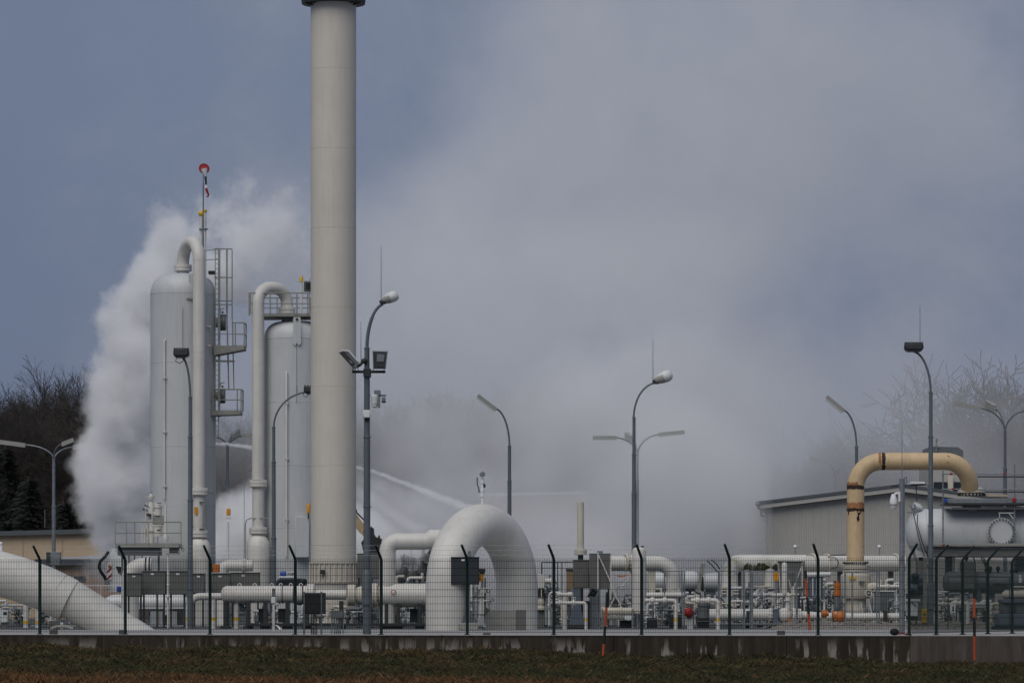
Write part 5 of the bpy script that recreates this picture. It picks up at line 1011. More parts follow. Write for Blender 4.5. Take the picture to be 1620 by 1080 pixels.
def patch(cx,pl,m,nm):
    """paint-loss patches wrapped on the leg's near side"""
    b=t.mb()
    vs=[]
    for x,y in pl: dx=(x-1353.5)*k; vs.append(W(x,y,D)+Vector((0,-math.sqrt(max(1e-6,(13.9*k)**2-dx*dx)),0)))
    b.add(vs,[tuple(range(len(pl)))]); t.part(nm,b,m)
patch(0,[(1354,806),(1361,806),(1361,812),(1358,815),(1359,822),(1356,826),(1354,820),(1356,814)],M['burn'],'scorch_patch')
patch(0,[(1341,806),(1343,806),(1342.5,815),(1341,813)],M['burn'],'scorch_patch')
b=t.mb(); vs=[]
for x,y in((1497,720),(1501,722),(1500,732),(1496,732)): z=(729.5-y)*k; vs.append(W(x,y,D)+Vector((0,-math.sqrt((13.9*k)**2-z*z),0)))
b.add(vs,[(0,1,2,3)]); t.part('scorch_patch',b,M['burn'])
b=t.mb(); b.ring((1536.5,768,.6),(0,0,1),13.5,.9,28,5); t.part('scorched_weld',b,M['rust'])
b=t.mb(); b.lathe((1353.5,889,0),(0,0,1),[(0,14.5),(0,21),(1.8,21),(1.8,14)],32); t.part('flange',b,M['cream'])
b=t.mb(); b.bolts((1353.5,889.5,0),(0,0,1),19,1.1,3.4,18); t.part('bolt_row',b,M['black'])
b=t.mb(); b.lathe((1353.5,905,0),(0,0,1),[(0,21),(3.5,21),(3.5,18),(6,18),(6,21),(11,21),(11,17),(14,17)],32); t.part('flange',b,M['cream'])
b=t.mb(); b.lathe((1353.5,946,0),(0,0,1),[(0,22),(4,24),(36,24),(40,20)],32); t.part('base_vessel',b,M['cream'])
b=t.mb(); b.lathe((1353.5,g-2,0),(0,0,1),[(0,18),(8,18),(8,21),(14,21),(14,17),(20,17),(20,20),(26,20),(26,17),(42,17)],28); t.part('valve_neck',b,M['cream'])
b=t.mb(); b.box(1341,1352,911,916,-.66,-.62,.004); t.part('name_plate',b,M['band']); b=t.mb(); b.box(1357,1366,918.5,922.5,-.66,-.62); b.box(1360,1362.5,922,926,-.65,-.62); t.part('bracket',b,M['machine'])
b=t.mb(); b.cyl((1370,930,-.2),(1392,928,-.6),8,n=20); flange(b,(1390,928,-.6),(1,-.02,0),11,1.5,12); t.part('side_valve',b,M['cream'])
for c,rr in(((1371,938,-.9),5.5),((1377,930,-.8),5)): b=t.mb(); b.ring(c,(.3,-1,.4),rr,.8,20,6); b.cyl(c,(c[0]+2,c[1]-1,c[2]+.4),.9,n=7); b.bar((c[0]-rr,c[1],c[2]),(c[0]+rr,c[1],c[2]),.7); t.part('handwheel',b,M['white'])
b=t.mb(); b.box(1336,1384,988,992,-.8,.8,.03); t.part('plinth',b,M['dark'])
t=Thing('step_ladder','short steel step ladder leaning against the yellow pipe base','ladder',1370,gy(160),160)
for x0,x1 in((1363,1366),(1376,1382)): b=t.mb(); b.bar((x0,953,.3),(x1,985,-.2),2.6); t.part('stile',b,M['galv'])
for i in range(4): b=t.mb(); f=.2+.22*i; b.bar((1363+3*f,953+32*f,.3-.5*f),(1376+6*f,953+32*f,.3-.5*f),1.6); t.part('step',b,M['galv'])
t=Thing('slatted_cabinet','dark grey ribbed cabinet right of the handwheels','cabinet',1402,gy(158),158); b=t.mb(); b.box(1387,1415,935,966,0,.8,.015); t.part('case',b,M['machine'])
for i in range(9): b=t.mb(); b.box(1388+i*3,1389.4+i*3,936,965,-.03,.01); t.part('rib',b,M['machine'])
b=t.mb(); b.box(1386,1416,933.5,935.2,-.05,.85); t.part('lid',b,M['hood'])
for x in(1390,1412): b=t.mb(); b.box(x-1.5,x+1.5,966,gy(158),.1,.3); t.part('leg',b,M['dark'])
# orange valves
t=Thing('orange_actuator','tall orange valve actuator with grey spindle and orange ball valve at its foot','valve',1324,gy(153),153)
b=t.mb(); b.lathe((1324.5,942,0),(0,0,1),[(0,5.6),(3,6),(3,5.2),(15,5.2),(15,6),(20,6),(20,2),(26,1.2)],18); t.part('actuator',b,M['orange'])
b=t.mb(); b.lathe((1324,965,0),(0,0,1),[(0,4.5),(6,6),(12,4),(23,4.6)],16); t.part('spindle_housing',b,M['machine'])
b=t.mb(); b.ball((1329,975,-.1),9.5,.95,1,1.05); b.lathe((1319,973,0),(1,0,0),[(-3,5),(-2,8),(1,8),(2,5)],18); t.part('ball_valve',b,M['orange'])
b=t.mb(); flange(b,(1322.5,974,0),(1,0,0),8,1.2,10); t.part('flange',b,M['signwhite'])
b=t.mb(); b.box(1318,1336,983,gy(153),-.2,.3); t.part('foot',b,M['concrete'])
t=Thing('orange_valve','small orange valve body left of the tall orange actuator','valve',1304,gy(153),153); b=t.mb(); b.lathe((1299,970,0),(1,0,0),[(0,4),(1,6.2),(8,6.2),(9,4),(12,4)],18); t.part('valve_body',b,M['orange']); b=t.mb(); b.cyl((1304,964),(1304,950),2,n=10); b.ring((1304,950,0),(0,.4,1),4,.7,16,5); t.part('handwheel',b,M['white']); b=t.mb(); b.box(1300,1308,976,gy(153),-.1,.2); t.part('foot',b,M['concrete'])
t=Thing('red_actuator','round red valve actuator low between the thin white pipes','valve',1091,gy(150),150)
b=t.mb(); b.lathe((1085,968,-.1),(1,-.35,-.05),[(0,3),(1,7),(4,8.6),(7,8.6),(10,6),(12,2.5)],20); t.part('housing',b,M['red'])
b=t.mb(); b.ring((1085,968,-.15),(1,-.35,0),5,1.3,18,6); t.part('clamp_ring',b,M['red']); b=t.mb(); b.tube([(1097,969),(1101,967)],3,10); t.part('motor',b,M['bluegrey'])
b=t.mb(); b.box(1087,1096,976,gy(150),-.1,.2); t.part('pedestal',b,M['tank'])
t=Thing('pump_block','grey ribbed pump block with dark base between red actuator and low white pipe','pump',1113,gy(152),152)
b=t.mb(); b.lathe((1113,978,0),(0,0,1),[(0,9),(20,9),(20,11),(22,11),(22,8),(25,8)],20); t.part('body',b,M['machine']); b=t.mb(); b.box(1104,1121,977,gy(152)-2,-.3,.3,.02); t.part('base',b,M['black']); b=t.mb(); b.bar((1102,982,-.35),(1123,982,-.35),1); t.part('base_rail',b,M['machine'])
t=Thing('blue_grey_unit','blue-grey compressor unit behind the orange marker pole','machine',1290,gy(163),163)
b=t.mb(); b.box(1281,1302,911,972,0,1,.03); t.part('case',b,M['bluegrey'])
for x in(1286,1292,1297): b=t.mb(); b.cyl((x,914,-.05),(x,965,-.05),1.2,n=8); t.part('pipe',b,M['tank'])
b=t.mb(); b.tube([(1277,909),(1314,908)],4,14); t.part('top_pipe',b,M['hood'])
for x,y in((1288,944),(1296,948),(1284,958)): b=t.mb(); b.lathe((x,y,-.2),(0,-1,0),[(0,4),(3,4),(3,2.5),(5,2.5)],14); t.part('gauge',b,M['galv'])
b=t.mb(); b.box(1276,1316,975,987,-.2,.8,.02); t.part('base',b,M['ladder'])
# big grey vessel on the right
D=176; k=D/F; g=gy(D)
t=Thing('grey_vessel','very large horizontal grey vessel with a bolted round manhole, on a raised steel deck','vessel',1540,g,D)
b=t.mb(); b.lathe((1433,843,0),(1,0,0),[(0,6),(2,16),(6,25),(12,32),(20,36.5),(30,38.5),(300,38.5)],56); t.part('shell',b,M['tank'])
for x in(1463,1610): b=t.mb(); b.ring((x,843,0),(1,0,0),38.5,.5,56,4); t.part('weld_seam',b,M['tank'])
yo=-38.5*k
b=t.mb(); b.cyl((1578.5,841,yo+.35),(1578.5,841,yo-.12),18,n=36); t.part('manhole_neck',b,M['tank'])
b=t.mb(); b.cyl((1578.5,841,yo-.14),(1578.5,841,yo-.24),21.5,n=40); mh_=t.part('manhole_cover',b,M['tank'])
q0=None
for i in range(24):
    a=2*math.pi*(i+.5)/24; b=t.mb(); p=(1578.5+19.2*math.cos(a),841+19.2*math.sin(a))
    if q0 is None: b.cyl((*p,yo-.22),(*p,yo-.32),1.55,n=6); q0=t.part('bolt',b,M['machine'],mh_); p0=p
    else: t.share('bolt',q0,((p[0]-p0[0])*k,0,-(p[1]-p0[1])*k),mh_)
b=t.mb(); b.bar((1574,812,yo-.3),(1600,812,yo-.3),1.6); b.bar((1599,812,yo-.3),(1599,858,yo-.3),2); b.bar((1590,812,yo-.3),(1598,822,yo-.3),1.4); b.cyl((1575.5,812,yo-.3),(1575.5,820,yo-.3),.7,n=6); t.part('davit',b,M['hood'])
b=t.mb(); b.box(1462,1760,860,865,yo-.5,1.2,.02); t.part('deck_edge',b,M['ladder'])
b=t.mb(); b.box(1464,1760,865,880.5,yo-.3,1.2,.02); t.part('deck_beam',b,M['cab'])
b=t.mb(); b.prism([(1446,862),(1466,870),(1466,888),(1450,886),(1446,875)],-.6,.8); t.part('lower_skirt',b,M['tank'])
b=t.mb(); b.lathe((1450,802,-.3),(.4,-.5,.8),[(-3,7),(0,8),(3,8),(4,5)],20); b.bolts((1450,800,-.35),(.4,-.5,.8),6.5,.8,6,10); t.part('end_nozzle',b,M['tank'])
for pts in ([(1440,808),(1447,801),(1444,798)],[(1433,810),(1440,811),(1447,808)],[(1437,799),(1446,812)]): b=t.mb(); b.tube([(x,y,-.5) for x,y in pts],1,6); t.part('nozzle_pipe',b,M['galv'])
for pts in ([(1441,812),(1447,840),(1454,868),(1462,890),(1466,905)],[(1448,814),(1447,830),(1455,858),(1468,890),(1471,903)]): b=t.mb(); b.tube([(x,y,-1.1) for x,y in pts],.7,6); t.part('cable',b,M['black'])
b=t.mb(); b.box(1467,1470,838,845,-1.15,-1); t.part('label_box',b,M['black'])
b=t.mb(); b.lathe((1537,812,0),(0,0,1),[(0,15),(17,15),(17,14)],32); t.part('top_nozzle',b,M['tank'])
b=t.mb(); b.lathe((1537,783,0),(0,0,1),[(0,20),(4,20),(4,22),(8,22),(8,20),(12,17)],36); t.part('top_flange',b,M['cream'])
b=t.mb(); b.bolts((1537,782,0),(0,0,1),20.5,1.3,4,22); t.part('bolt_row',b,M['black'])
for x in(1456,1502,1612): b=t.mb(); b.box(x-6,x+6,880,g,-.6,.4,.03); t.part('leg',b,M['machine' if x!=1456 else 'ladder'])
for x in(1503,1507): b=t.mb(); b.bar((x,880,-1.2),(x,915,-1.2),1.3); t.part('drain_pipe',b,M['hood'])
t=Thing('lower_vessel','darker grey horizontal drum slung under the raised deck of the big vessel','vessel',1560,g,D-2)
b=t.mb(-2); b.lathe((1492,921,0),(1,0,0),[(0,9),(3,14),(9,17.5),(200,17.5)],40); t.part('shell',b,M['machine'])
b=t.mb(-2); b.box(1520,1540,888,932,-.8,.5,.05); t.part('center_block',b,M['cab'])
b=t.mb(-2); b.prism([(1552,935),(1572,922),(1590,922),(1590,938),(1552,938)],-.6,.6); t.part('saddle',b,M['dark'])
b=t.mb(-2); b.box(1562,1572,936,g,-.4,.4,.02); t.part('leg',b,M['galv'])
b=t.mb(-2); b.box(1544,1551,932,g,-.4,.4,.02); t.part('leg',b,M['bluegrey'])
for x,y in((1528,882),(1560,901),(1566,899),(1578,899),(1607,900),(1600,903)): b=t.mb(-2); b.ball((x,y,-.2),3.4,1,1,1.2); b.cyl((x,y,-.2),(x,y+6,-.2),1.6,n=8); t.part('valve_head',b,M['black'])
for pts in ([(1550,880),(1555,890),(1560,902)],[(1554,880),(1558,892),(1565,903)],[(1538,880),(1541,890),(1541,905)]): b=t.mb(-2); b.tube([(x,y,-.4) for x,y in pts],1,6); t.part('cable',b,M['black'])
b=t.mb(-2); b.cyl((1610,921,-.9),(1610,909,-.9),2.6,n=12); t.part('white_nozzle',b,M['signwhite'])
t=Thing('scaffold','scaffold of grey tubes with red couplers round the top of the big grey vessel','scaffold',1545,g,175.2)
for x,y0,y1 in((1489.5,745,862),(1602.5,735,862),(1660,735,862)): b=t.mb(); b.cyl((x,y1,-.6),(x,y0,-.6),1.1,n=8); t.part('standard',b,M['galv'])
for y in(750,774): b=t.mb(); b.cyl((1487,y,-.7),(1665,y+.8,-.7),1.0,n=8); t.part('ledger',b,M['galv']); b=t.mb(); b.cyl((1550,y+2.6,.9),(1665,y+3,.9),1.1,n=8); t.part('ledger',b,M['dark'])
b=t.mb(); b.box(1491,1668,789,796.5,-.75,-.4,.015); t.part('toe_board',b,M['galv'])
b=t.mb(); b.box(1492,1668,796.8,799,-.8,1.2); t.part('walk_deck',b,M['dark'])
b=t.mb(); b.box(1506,1640,802,805.5,.2,.5); t.part('deck_plank',b,M['hood']); b=t.mb(); b.box(1563,1597,781,784,.9,1.4); t.part('deck_plank',b,M['beige'])
for x,y,c in((1502,750,'red'),(1586,750,'red'),(1505,774,'red'),(1490,862,'red')): b=t.mb(); b.box(x-2,x+2,y-1.6,y+1.6,-.76,-.6,.01); t.part('coupler',b,M[c])
b=t.mb(); b.box(1598,1604,788,794,-.8,-.7,.01); t.part('coupler',b,M['red']); b=t.mb(); b.cyl((1493,792,-.85),(1493,792,-.7),3,n=14); t.part('coupler',b,M['blue'])
for x in(1489.5,1602.5):
    for y in(820,838,845): b=t.mb(); b.lathe((x,y,-.6),(0,0,1),[(0,1.2),(.5,1.8),(1.5,1.8),(2,1.2)],8); t.part('rosette',b,M['galv'])
t=Thing('antenna_boom','dark boom with pale solar slab on the grey camera pole side of the shed ridge','boom',1450,772,215); b=t.mb(); b.bar((1410,769,0),(1465,766,0),2.4); t.part('beam',b,M['dark']); b=t.mb(); b.prism([(1441,761.5),(1462,762),(1463,765),(1440,764.5)],-.3,.4); t.part('panel',b,M['signwhite']); b=t.mb(); b.bar((1450,767,.1),(1450,800,.1),1.4); t.part('post',b,M['dark'])
t=Thing('insulator_string','pale insulator string hanging beside the tall pole lamp','insulator',1469,800,168); b=t.mb(); b.lathe((1469,805),(0,0,1),[(0,1)]+[v for i in range(8) for v in((i*5+1,1),(i*5+2,2.6),(i*5+3.5,2.6),(i*5+4.5,1))],10); t.part('discs',b,M['galv'])
# far right machines and signs
t=Thing('generator_unit','dark grey generator housing with blue-grey base at the right end of the fence','machine',1605,gy(147),147)
b=t.mb(); b.box(1580,1680,970,990,0,1.4,.03); t.part('base',b,M['bluegrey']); b=t.mb(); b.box(1587,1680,953,970,.1,1.3,.03); t.part('housing',b,M['machine']); b=t.mb(); b.box(1586,1680,947,953,-.05,1.4,.02); t.part('top_plate',b,M['bluegrey'])
b=t.mb(); b.lathe((1588,940,.5),(1,0,0),[(0,3),(2,5),(5,7),(80,7)],20); t.part('exhaust_drum',b,M['cream']); b=t.mb(); b.box(1600,1607,957,968,.05,.15,.01); t.part('hatch',b,M['dark']); b=t.mb(); b.box(1576,1690,990,gy(147),-.1,1.5); t.part('plinth',b,M['black'])
t=Thing('warning_sign','small white sign with dark symbol on a post in the gravel','sign',1507.5,gy(149),149)
b=t.mb(); b.box(1503,1512,955,969,0,.03,.005); sg=t.part('sign_plate',b,M['signwhite']); b=t.mb(); b.prism([(1506.4,966),(1507,960),(1506.6,958.5),(1508,957.6),(1509,959.5),(1508.6,963),(1509.4,966)],-.012,-.004); t.part('symbol',b,M['navy'],sg); b=t.mb(); b.bar((1508,969,.05),(1508,gy(149),.05),2.6); t.part('post',b,M['ladder'])
t=Thing('yellow_sign','narrow yellow sign board on a beige post left of the tall pole lamp','sign',1462,gy(151),151); b=t.mb(); b.box(1458.5,1466,963,985,0,.04,.006); sg=t.part('sign_plate',b,M['band']); b=t.mb(); b.box(1460.5,1464,969,972.5,-.015,0); t.part('symbol',b,M['cab'],sg); b=t.mb(); b.box(1461,1467.5,880,gy(151),.06,.2); t.part('post',b,M['ladder'])
t=Thing('valve_cabinet','white valve box on legs between the grey pole and the fence corner','box',1446,gy(150),150); b=t.mb(); b.box(1436,1452,951,974,0,.5,.02); t.part('case',b,M['hood']); b=t.mb(); b.box(1434,1456,947,951,-.05,.55,.01); t.part('lid',b,M['tank']); b=t.mb(); b.bar((1442,952,-.06),(1450,958,-.06),1.3); t.part('cable',b,M['black']); b=t.mb(); b.box(1437,1452,975,980,0,.5); t.part('base',b,M['black']); 
for x in(1439,1450): b=t.mb(); b.bar((x,978,.2),(x,gy(150),.2),1.6); t.part('leg',b,M['dark'])
t=Thing('motor_cluster','dark grey motor and gearbox cluster under the end of the big grey vessel','machine',1450,gy(168),168)
b=t.mb(); b.lathe((1440,915,0),(1,0,0),[(0,5),(2,8),(20,8),(24,5)],18); b.lathe((1438,930,0),(1,0,0),[(0,6),(2,9),(26,9),(30,6)],18); t.part('motor',b,M['bluegrey']); b=t.mb(); b.ball((1447,911,-.3),5.5,1.1,1,1); b.ball((1456,926,-.3),6); b.ball((1440,934,-.3),5); t.part('gearbox',b,M['dark']); b=t.mb(); b.box(1436,1470,938,gy(168),0,.8); t.part('stand',b,M['cab'])
t=Thing('timber_post','square brown lagged column by the dark railing','column',901.5,gy(162),162); b=t.mb(); b.box(896,907.5,902,gy(162),0,.3,.02); t.part('column',b,M['wood']); b=t.mb(); b.box(895,908.5,899,902,-.03,.33); t.part('cap',b,M['dark'])
t=Thing('splayed_pedestal','blue-grey splayed pedestal under the cream vent pipe','pedestal',913,gy(152),152); b=t.mb(); b.prism([(908,930),(918,930),(919,960),(925,987),(900,987),(906,960)],0,.5); t.part('stand',b,M['bluegrey']); b=t.mb(); b.box(897,928,987,gy(152),-.2,.8,.03); t.part('plinth',b,M['dark'])
t=Thing('ribbed_duct','grey ribbed cable duct block under the larger grey cabinet','duct',942,gy(152),152)
for i in range(6): b=t.mb(); b.cyl((933.5+i*3,931,.1),(933.5+i*3,gy(152),.1),1.4,n=8); t.part('cable_tube',b,M['galv'])
b=t.mb(); b.box(926,932.5,950,gy(152),0,.3); t.part('black_trunk',b,M['black']); b=t.mb(); b.ball((938,938,-.2),6,1,.8,.9); b.tube([(930,944,-.3),(937,931,-.3),(945,936,-.3)],2,8); t.part('cable_knot',b,M['black'])
t=Thing('filter_skid','cream filter drum on a low steel skid beside the leaning marker pole','vessel',978,gy(150),150)
b=t.mb(); b.lathe((951,966,0),(1,0,0),[(0,3),(1,6.5),(4,6.5),(4,5.6),(30,5.6),(30,6.8),(33,6.8),(33,5.6),(50,5.6),(53,3)],20); t.part('drum',b,M['cream']); b=t.mb(); b.box(950,1003,973,979,-.3,.3,.015); t.part('skid_beam',b,M['ladder'])
for x in(953,1000): b=t.mb(); b.bar((x,962,-.3),(x,gy(150),-.3),1.8); t.part('leg',b,M['galv'])
b=t.mb(); b.box(981,999,981,gy(150)-2,-.1,.3,.02); t.part('battery_box',b,M['black']); b=t.mb(); b.box(988,999,974,979,-.34,-.3); t.part('pale_cover',b,M['signwhite'])
for p,q in(((963,962,0),(972,945,0)),((984,962,0),(976,945,0)),((975,918,.2),(999,908,.2)),((981,930,.2),(999,908,.2))): b=t.mb(); b.bar(p,q,1.5); t.part('tripod_strut',b,M['white'])
b=t.mb(); b.prism([(966,955),(974,946),(982,955)],.2,.5); t.part('dark_hood',b,M['dark'])
t=Thing('orange_strap','orange strap tied on the braces under the fat bent pipe','strap',988,910,158); b=t.mb(); b.tube([(977,910,0),(984,911.5,-.05),(991,910,0),(998,909,.05)],1.1,6); t.part('strap',b,M['orange'])
# ------------------------------------------------------------------ dense small pipework
def skid(lab,x0,x1,yt,D,seed,n=10,dark=.2,cat='pipework'):
    """rack of small pipes, valves, gauges and boxes on a base frame"""
    r=random.Random(seed); g=gy(D); t=Thing('pipe_skid',lab,cat,(x0+x1)/2,g,D,'racks of small pipework'); ms=['white','cream','pipe','tank','tank','galv','machine','machine']
    b=t.mb(); b.box(x0,x1,g-4,g-1,-.4,.6,.015); t.part('base_frame',b,M['machine'])
    W_=x1-x0
    for i in range(n):
        x=x0+W_*(i+r.random())/n; y=r.uniform(yt,yt+(g-yt)*.45); d=r.uniform(-.4,.8); rr=r.uniform(1,3); m=M[r.choice(ms)]
        b=t.mb(); x2=min(x1,x+r.uniform(8,24)); b.tube([(x,g-2,d),(x,y+4,d),(x+1.2,y+1.2,d),(x+4,y,d),(x2,y,d)] if r.random()<.6 else [(x,g-2,d),(x,y,d)],rr,10); t.part('pipe',b,m)
        yy=r.uniform(y+6,g-10); b=t.mb(); b.ball((x,yy,d),rr*2.0); b.lathe((x,yy+rr*2.4,d),(0,0,1),[(0,rr*2),(1.3,rr*2),(1.3,rr),(rr*4.8-1.3,rr),(rr*4.8-1.3,rr*2),(rr*4.8,rr*2)],12); b.cyl((x,yy,d),(x+r.uniform(3,6),yy-r.uniform(0,3),d-.3),rr*.5,n=6); v=t.part('valve',b,m)
        b=t.mb(); hw=(x+5,yy-2,d-.3)
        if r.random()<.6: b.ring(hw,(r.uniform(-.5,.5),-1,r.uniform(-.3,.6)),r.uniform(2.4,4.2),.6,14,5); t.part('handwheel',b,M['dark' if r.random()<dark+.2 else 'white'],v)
        else: b.bar((x-1,yy-rr*2.6,d-.2),(x+7,yy-rr*2.6-1,d-.2),1.1); t.part('lever',b,M['black'],v)
    for i in range(max(2,n//3)):
        y=r.uniform(yt+8,g-14); xa=r.uniform(x0,x0+W_*.4); xb=r.uniform(x0+W_*.6,x1); b=t.mb(); d=r.uniform(-.2,.9); b.tube([(xa,y,d),(xb,y,d)],r.uniform(1.2,3.2),10); t.part('pipe_run',b,M[r.choice(ms)])
        xm=r.uniform(xa,xb); b=t.mb(); flange(b,(xm,y,d),(1,0,0),r.uniform(3.5,5.5),1,8); t.part('flange',b,M[r.choice(ms)])
    for i in range(max(2,n//3)):
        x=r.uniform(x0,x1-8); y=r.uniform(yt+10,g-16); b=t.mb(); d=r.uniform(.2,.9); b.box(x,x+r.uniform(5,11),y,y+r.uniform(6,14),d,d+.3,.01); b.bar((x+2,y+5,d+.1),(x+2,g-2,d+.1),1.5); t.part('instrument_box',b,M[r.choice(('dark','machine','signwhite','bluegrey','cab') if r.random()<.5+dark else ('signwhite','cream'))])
    for i in range(max(2,n//3)):
        x=r.uniform(x0,x1); y=r.uniform(yt+6,g-20); b=t.mb(); d=r.uniform(-.5,.2); b.lathe((x,y,d),(0,-1,.1),[(0,2.6),(1.2,2.6)],12); b.cyl((x,y,d+.02),(x,y+8,d+.05),.6,n=6); t.part('gauge',b,M['galv'])
        b=t.mb(); p=[(x+r.uniform(-2,2),y+8,d)]
        for q in range(4): p.append((p[-1][0]+r.uniform(-5,5),p[-1][1]+r.uniform(1,7),d+r.uniform(-.1,.1)))
        b.tube(p,.6,5); t.part('cable',b,M['black'])
    return t
skid('small white valves and posts under the upper end of the sloping pipe',-14,46,948,166,31,9)
skid('little valve cluster beside the foot of the sloping pipe',66,92,962,160,32,4)
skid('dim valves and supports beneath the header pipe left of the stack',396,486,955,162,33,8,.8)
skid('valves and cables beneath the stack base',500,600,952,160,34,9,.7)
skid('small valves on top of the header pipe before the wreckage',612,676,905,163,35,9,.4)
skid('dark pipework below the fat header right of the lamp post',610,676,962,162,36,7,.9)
skid('instruments glimpsed through the opening of the pipe arch',742,776,905,158,37,6,.4)
skid('regulator valves right of the pipe arch',851,880,902,161,38,7,.5)
skid('pipework behind the thin white pipe before the grey cabinets',868,912,925,158,39,8,.5)
skid('white fittings between the larger grey cabinet and column vessel',962,1002,915,160,40,8,.2)
skid('grey rack of tubes and gauges right of the column vessel',1022,1076,950,153,41,10,.5)
skid('white valves behind the red actuator',1076,1140,938,158,42,10,.3)
skid('fittings above the low white pipe by the thick frame post',1138,1215,938,160,43,11,.15)
skid('valves under the orange notice plate',1196,1236,930,160,44,8,.2)
skid('valves between slim cylinder and orange marker pole',1246,1284,925,158,45,8,.4)
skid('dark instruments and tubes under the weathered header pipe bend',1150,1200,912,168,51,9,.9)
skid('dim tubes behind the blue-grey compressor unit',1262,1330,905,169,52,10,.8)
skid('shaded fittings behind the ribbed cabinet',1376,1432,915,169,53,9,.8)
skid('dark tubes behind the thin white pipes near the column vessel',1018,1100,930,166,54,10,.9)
skid('small valves behind the orange valves',1282,1322,908,164,46,9,.3)
skid('white valve stack left of the grey camera pole',1404,1432,938,157,47,6,.2)
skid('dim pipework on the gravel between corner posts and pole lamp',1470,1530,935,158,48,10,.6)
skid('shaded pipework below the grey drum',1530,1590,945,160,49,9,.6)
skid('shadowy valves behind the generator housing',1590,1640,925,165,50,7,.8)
for px,lab in((41,'white stand pipe with yellow band left of the second fence post'),(60,'white stand pipe with yellow band right behind the second fence post')):
    t=Thing('stand_pipe',lab,'pipe',px,gy(158),158,'banded white stand pipes'); b=t.mb(); b.cyl((px,gy(158)),(px,948),4.2,n=14); t.part('pipe',b,M['white']); b=t.mb(); b.cyl((px,986),(px,981),4.4,n=14); t.part('yellow_band',b,M['band'])
t=Thing('meter_cabinet','small white meter cabinet with black slot at the left picture edge','cabinet',6,gy(157),157); b=t.mb(); b.box(0.5,12,964,984,0,.4,.015); t.part('case',b,M['hood']); b=t.mb(); b.box(5,11,967.5,971.5,-.02,0); t.part('slot',b,M['black']); b=t.mb(); b.box(1,11.5,984,gy(157),.05,.35); t.part('foot',b,M['cab'])
t=Thing('floor_hatch','dark slab with white end box below the sloping pipe','block',88,gy(150),150); b=t.mb(); b.box(77,97,981,gy(150),0,.8,.02); t.part('slab',b,M['cab']); b=t.mb(); b.box(96,100,984,gy(150),-.1,.3,.01); t.part('end_box',b,M['signwhite'])
t=Thing('lamp_box','two-part grey box clamped on the left lamp post above the sloping pipe','box',85,880,231); b=t.mb(); b.box(74,81,873,890,-.3,.3,.02); t.part('dark_half',b,M['dark']); b=t.mb(); b.box(81,96,873,894,-.4,.3,.02); t.part('pale_half',b,M['galv'])

for x0,x1,y0,lab in((1024,1040,977,'low black box on the path at the foot of the column vessel'),(1060,1067.5,971,'upright black box left of the banded white pipe beside the column vessel'),(1072.5,1078,972,'slim black box right of the banded white pipe, before the red actuator')):
    t=Thing('battery_box',lab,'box',(x0+x1)/2,gy(149.5),149.5,'black boxes under the small pipework'); b=t.mb(); b.box(x0,x1,y0,gy(149.5)-1.5,0,.4,.015); t.part('case',b,M['black']); b=t.mb(); b.box(x0+1,x1-1,y0+2,y0+3,-.02,.01); t.part('handle',b,M['machine']); b=t.mb(); b.box(x0-.5,x1+.5,gy(149.5)-1.6,gy(149.5),-.05,.45); t.part('base',b,M['cab'])
# ------------------------------------------------------------------ steam and water
class G:
    def __init__(s,name):
        s.t=bpy.data.node_groups.new(name,'GeometryNodeTree')
        s.t.interface.new_socket('Geometry',in_out='OUTPUT',socket_type='NodeSocketGeometry'); s.n=s.t.nodes; s.l=s.t.links
    def put(s,sock,v):
        if isinstance(v,bpy.types.NodeSocket): s.l.new(v,sock)
        else: sock.default_value=v
    def m(s,op,a,b=0.0,clamp=False):
        n=s.n.new('ShaderNodeMath'); n.operation=op; n.use_clamp=clamp; s.put(n.inputs[0],a); s.put(n.inputs[1],b); return n.outputs[0]
    def v(s,op,a,b=None):
        n=s.n.new('ShaderNodeVectorMath'); n.operation=op; s.put(n.inputs[0],a)
        if b is not None: s.put(n.inputs[1],b)
        return n.outputs[1] if op in('LENGTH','DISTANCE') else n.outputs[0]
    def noise(s,p,scale,det,rough=.55,colr=False):
        n=s.n.new('ShaderNodeTexNoise'); s.put(n.inputs['Vector'],p); n.inputs['Scale'].default_value=scale; n.inputs['Detail'].default_value=det; n.inputs['Roughness'].default_value=rough
        return n.outputs['Color'] if colr else n.outputs[0]
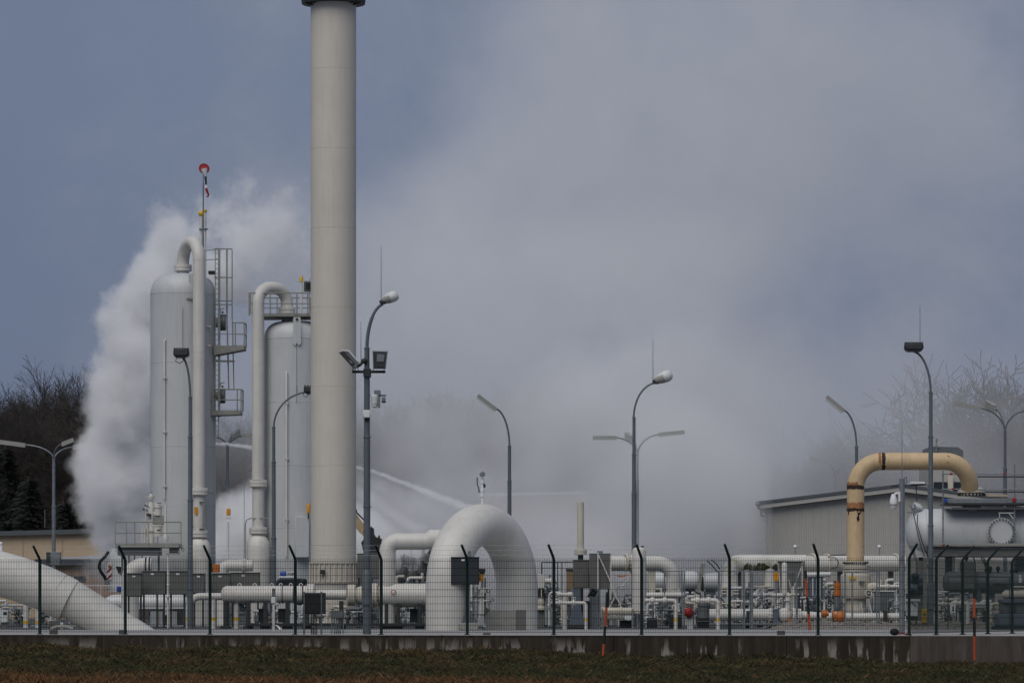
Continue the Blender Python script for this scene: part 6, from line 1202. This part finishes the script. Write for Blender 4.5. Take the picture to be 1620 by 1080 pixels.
def volume(name,lo,hi,res,blobs,warp,wscale,amp,nscale,det,soft,density,stretch=(1,1,1),rough=.6,color=(1,1,1),g_=-.3,segs=()):
    g=G(name); pos=g.n.new('GeometryNodeInputPosition').outputs[0]
    wv=g.v('SUBTRACT',g.noise(pos,wscale,2,colr=True),(.5,.5,.5)); p=g.v('ADD',pos,g.v('MULTIPLY',wv,(warp,)*3)); f=None
    for c,r,k in blobs:
        e=g.m('MULTIPLY',g.m('SUBTRACT',1.0,g.v('LENGTH',g.v('DIVIDE',g.v('SUBTRACT',p,c),r))),k); f=e if f is None else g.m('MAXIMUM',f,e)
    for a,b,r0,r1,k in segs:
        a,b=Vector(a),Vector(b); ab=b-a; pa=g.v('SUBTRACT',p,tuple(a)); n=g.n.new('ShaderNodeVectorMath'); n.operation='DOT_PRODUCT'; g.put(n.inputs[0],pa); n.inputs[1].default_value=ab/ab.length_squared
        t_=g.m('MINIMUM',g.m('MAXIMUM',n.outputs[1],0.0),1.0); sc_=g.n.new('ShaderNodeVectorMath'); sc_.operation='SCALE'; sc_.inputs[0].default_value=ab; g.put(sc_.inputs['Scale'],t_)
        d=g.v('LENGTH',g.v('SUBTRACT',pa,sc_.outputs[0])); e=g.m('MULTIPLY',g.m('SUBTRACT',1.0,g.m('DIVIDE',d,g.m('ADD',g.m('MULTIPLY',t_,r1-r0),r0))),k); f=e if f is None else g.m('MAXIMUM',f,e)
    nzv=g.m('MULTIPLY',g.m('SUBTRACT',g.noise(g.v('MULTIPLY',p,stretch),nscale,det,rough),.5),amp)
    dn=g.m('DIVIDE',g.m('ADD',f,nzv),soft,True)
    vc=g.n.new('GeometryNodeVolumeCube'); g.put(vc.inputs['Density'],dn); vc.inputs['Min'].default_value=lo; vc.inputs['Max'].default_value=hi
    for q,i in zip('XYZ',range(3)): vc.inputs['Resolution '+q].default_value=res[i]
    sm=g.n.new('GeometryNodeSetMaterial'); mt=bpy.data.materials.new(name); mt.use_nodes=True; t=mt.node_tree; t.nodes.clear()
    o=t.nodes.new('ShaderNodeOutputMaterial'); pv=t.nodes.new('ShaderNodeVolumePrincipled'); pv.inputs['Color'].default_value=(*color,1); pv.inputs['Density'].default_value=density; pv.inputs['Anisotropy'].default_value=g_
    t.links.new(pv.outputs[0],o.inputs['Volume']); sm.inputs['Material'].default_value=mt; g.l.new(vc.outputs[0],sm.inputs[0])
    go=g.n.new('NodeGroupOutput'); g.l.new(sm.outputs[0],go.inputs[0])
    me=bpy.data.meshes.new(name); me.materials.append(mt); ob=bpy.data.objects.new(name,me); col.objects.link(ob); ob.modifiers.new('steam','NODES').node_group=g.t; ob['kind']='stuff'; return ob
def blob(px,py,D,rx,rz,ry,k=1): s=D/F; return (tuple(W(px,py,D)),(rx*s,ry,rz*s),k)
D=216
volume('steam_plume',(-24,206,-.5),(-4,227,24),(200,120,220),[blob(205,850,D,66,90,4),blob(200,750,D,80,115,4.5),blob(212,650,D,78,125,4.5),blob(226,550,D,60,105,4),blob(250,465,D,46,90,4,.85),blob(268,390,D,36,62,3.5,.6),blob(335,420,D,70,70,3.0,.31),blob(400,380,D,80,75,3.0,.24),blob(352,865,D,70,45,3.5,.7),blob(415,835,D,85,70,3.5,.62),blob(330,900,D,200,50,4,.7)],3.2,.22,1.75,.5,8,.36,1.3,rough=.75,g_=-.2)
D=262
volume('steam_cloud',(-32,232,-.5),(50,296,46),(170,110,110),[blob(900,830,D,360,150,26,1.1),blob(840,620,D,480,420,27,.55),blob(1110,740,D,300,330,27,1.15),blob(1010,420,D,330,260,27,.85),blob(1000,200,D,430,420,27,.5),blob(760,450,D,330,480,27,.42),blob(1250,250,D,520,560,30,.36),blob(700,780,D,260,160,25,.4),blob(1400,680,D,420,360,25,.34),blob(600,330,D,330,330,27,.22),blob(385,650,D,150,100,12,.4),blob(1560,700,D,260,300,14,.2),blob(430,290,D,140,240,14,.2)],15,.05,1.6,.08,7,.8,.085,rough=.66,g_=-.48)
D=234
volume('steam_cloud',(-14,225,-.3),(14.3,247,23),(150,90,110),[blob(1060,790,D,180,230,8,1),blob(1110,870,D,100,100,7,.8),blob(950,880,D,260,90,7,.7),blob(690,800,D,110,150,6,.45),blob(930,650,D,160,160,7,.5),blob(1040,600,D,140,150,6,.42)],5,.12,1.6,.2,7,.8,.34,rough=.68,g_=-.6)
D=206
def seg(p,q,r0,r1,k=1.0,d=0.0): u=D/F; return (tuple(W(p[0],p[1],D,d)),tuple(W(q[0],q[1],D,d)),r0*u,r1*u,k)
volume('water_spray',(-8.5,200,-.2),(-2.5,212,8.5),(110,60,130),[blob(575,860,D,70,60,3,.8),blob(630,880,D,90,36,3,.7)],.8,.7,.75,1.1,6,.7,1.5,stretch=(1,1,.6),segs=[seg((565,760),(690,822),26,40,.3),seg((548,765),(605,800),12,20,.9),seg((605,800),(668,846),20,22,.8),seg((555,800),(620,850),26,26,.9)])
volume('water_jet',(-8.6,204.8,4.0),(-2.0,207.2,8.2),(240,30,130),[],.16,2.5,1.9,4,6,.7,5.5,segs=[seg((545,734),(590,745),2.6,3.6),seg((590,745),(640,764),3.6,5),seg((640,764),(690,785),5,7,.9),seg((690,785),(742,806),7,10,.75)])
D=212
volume('water_jet',(-15.6,210.8,6.5),(-11.0,213.2,9.6),(160,30,100),[],.14,2.5,1.4,3.5,6,.6,6,segs=[seg((328,701),(365,703),2.4,3.4),seg((365,703),(405,709),3.4,4.4),seg((405,709),(450,722),4.4,6,.9)])
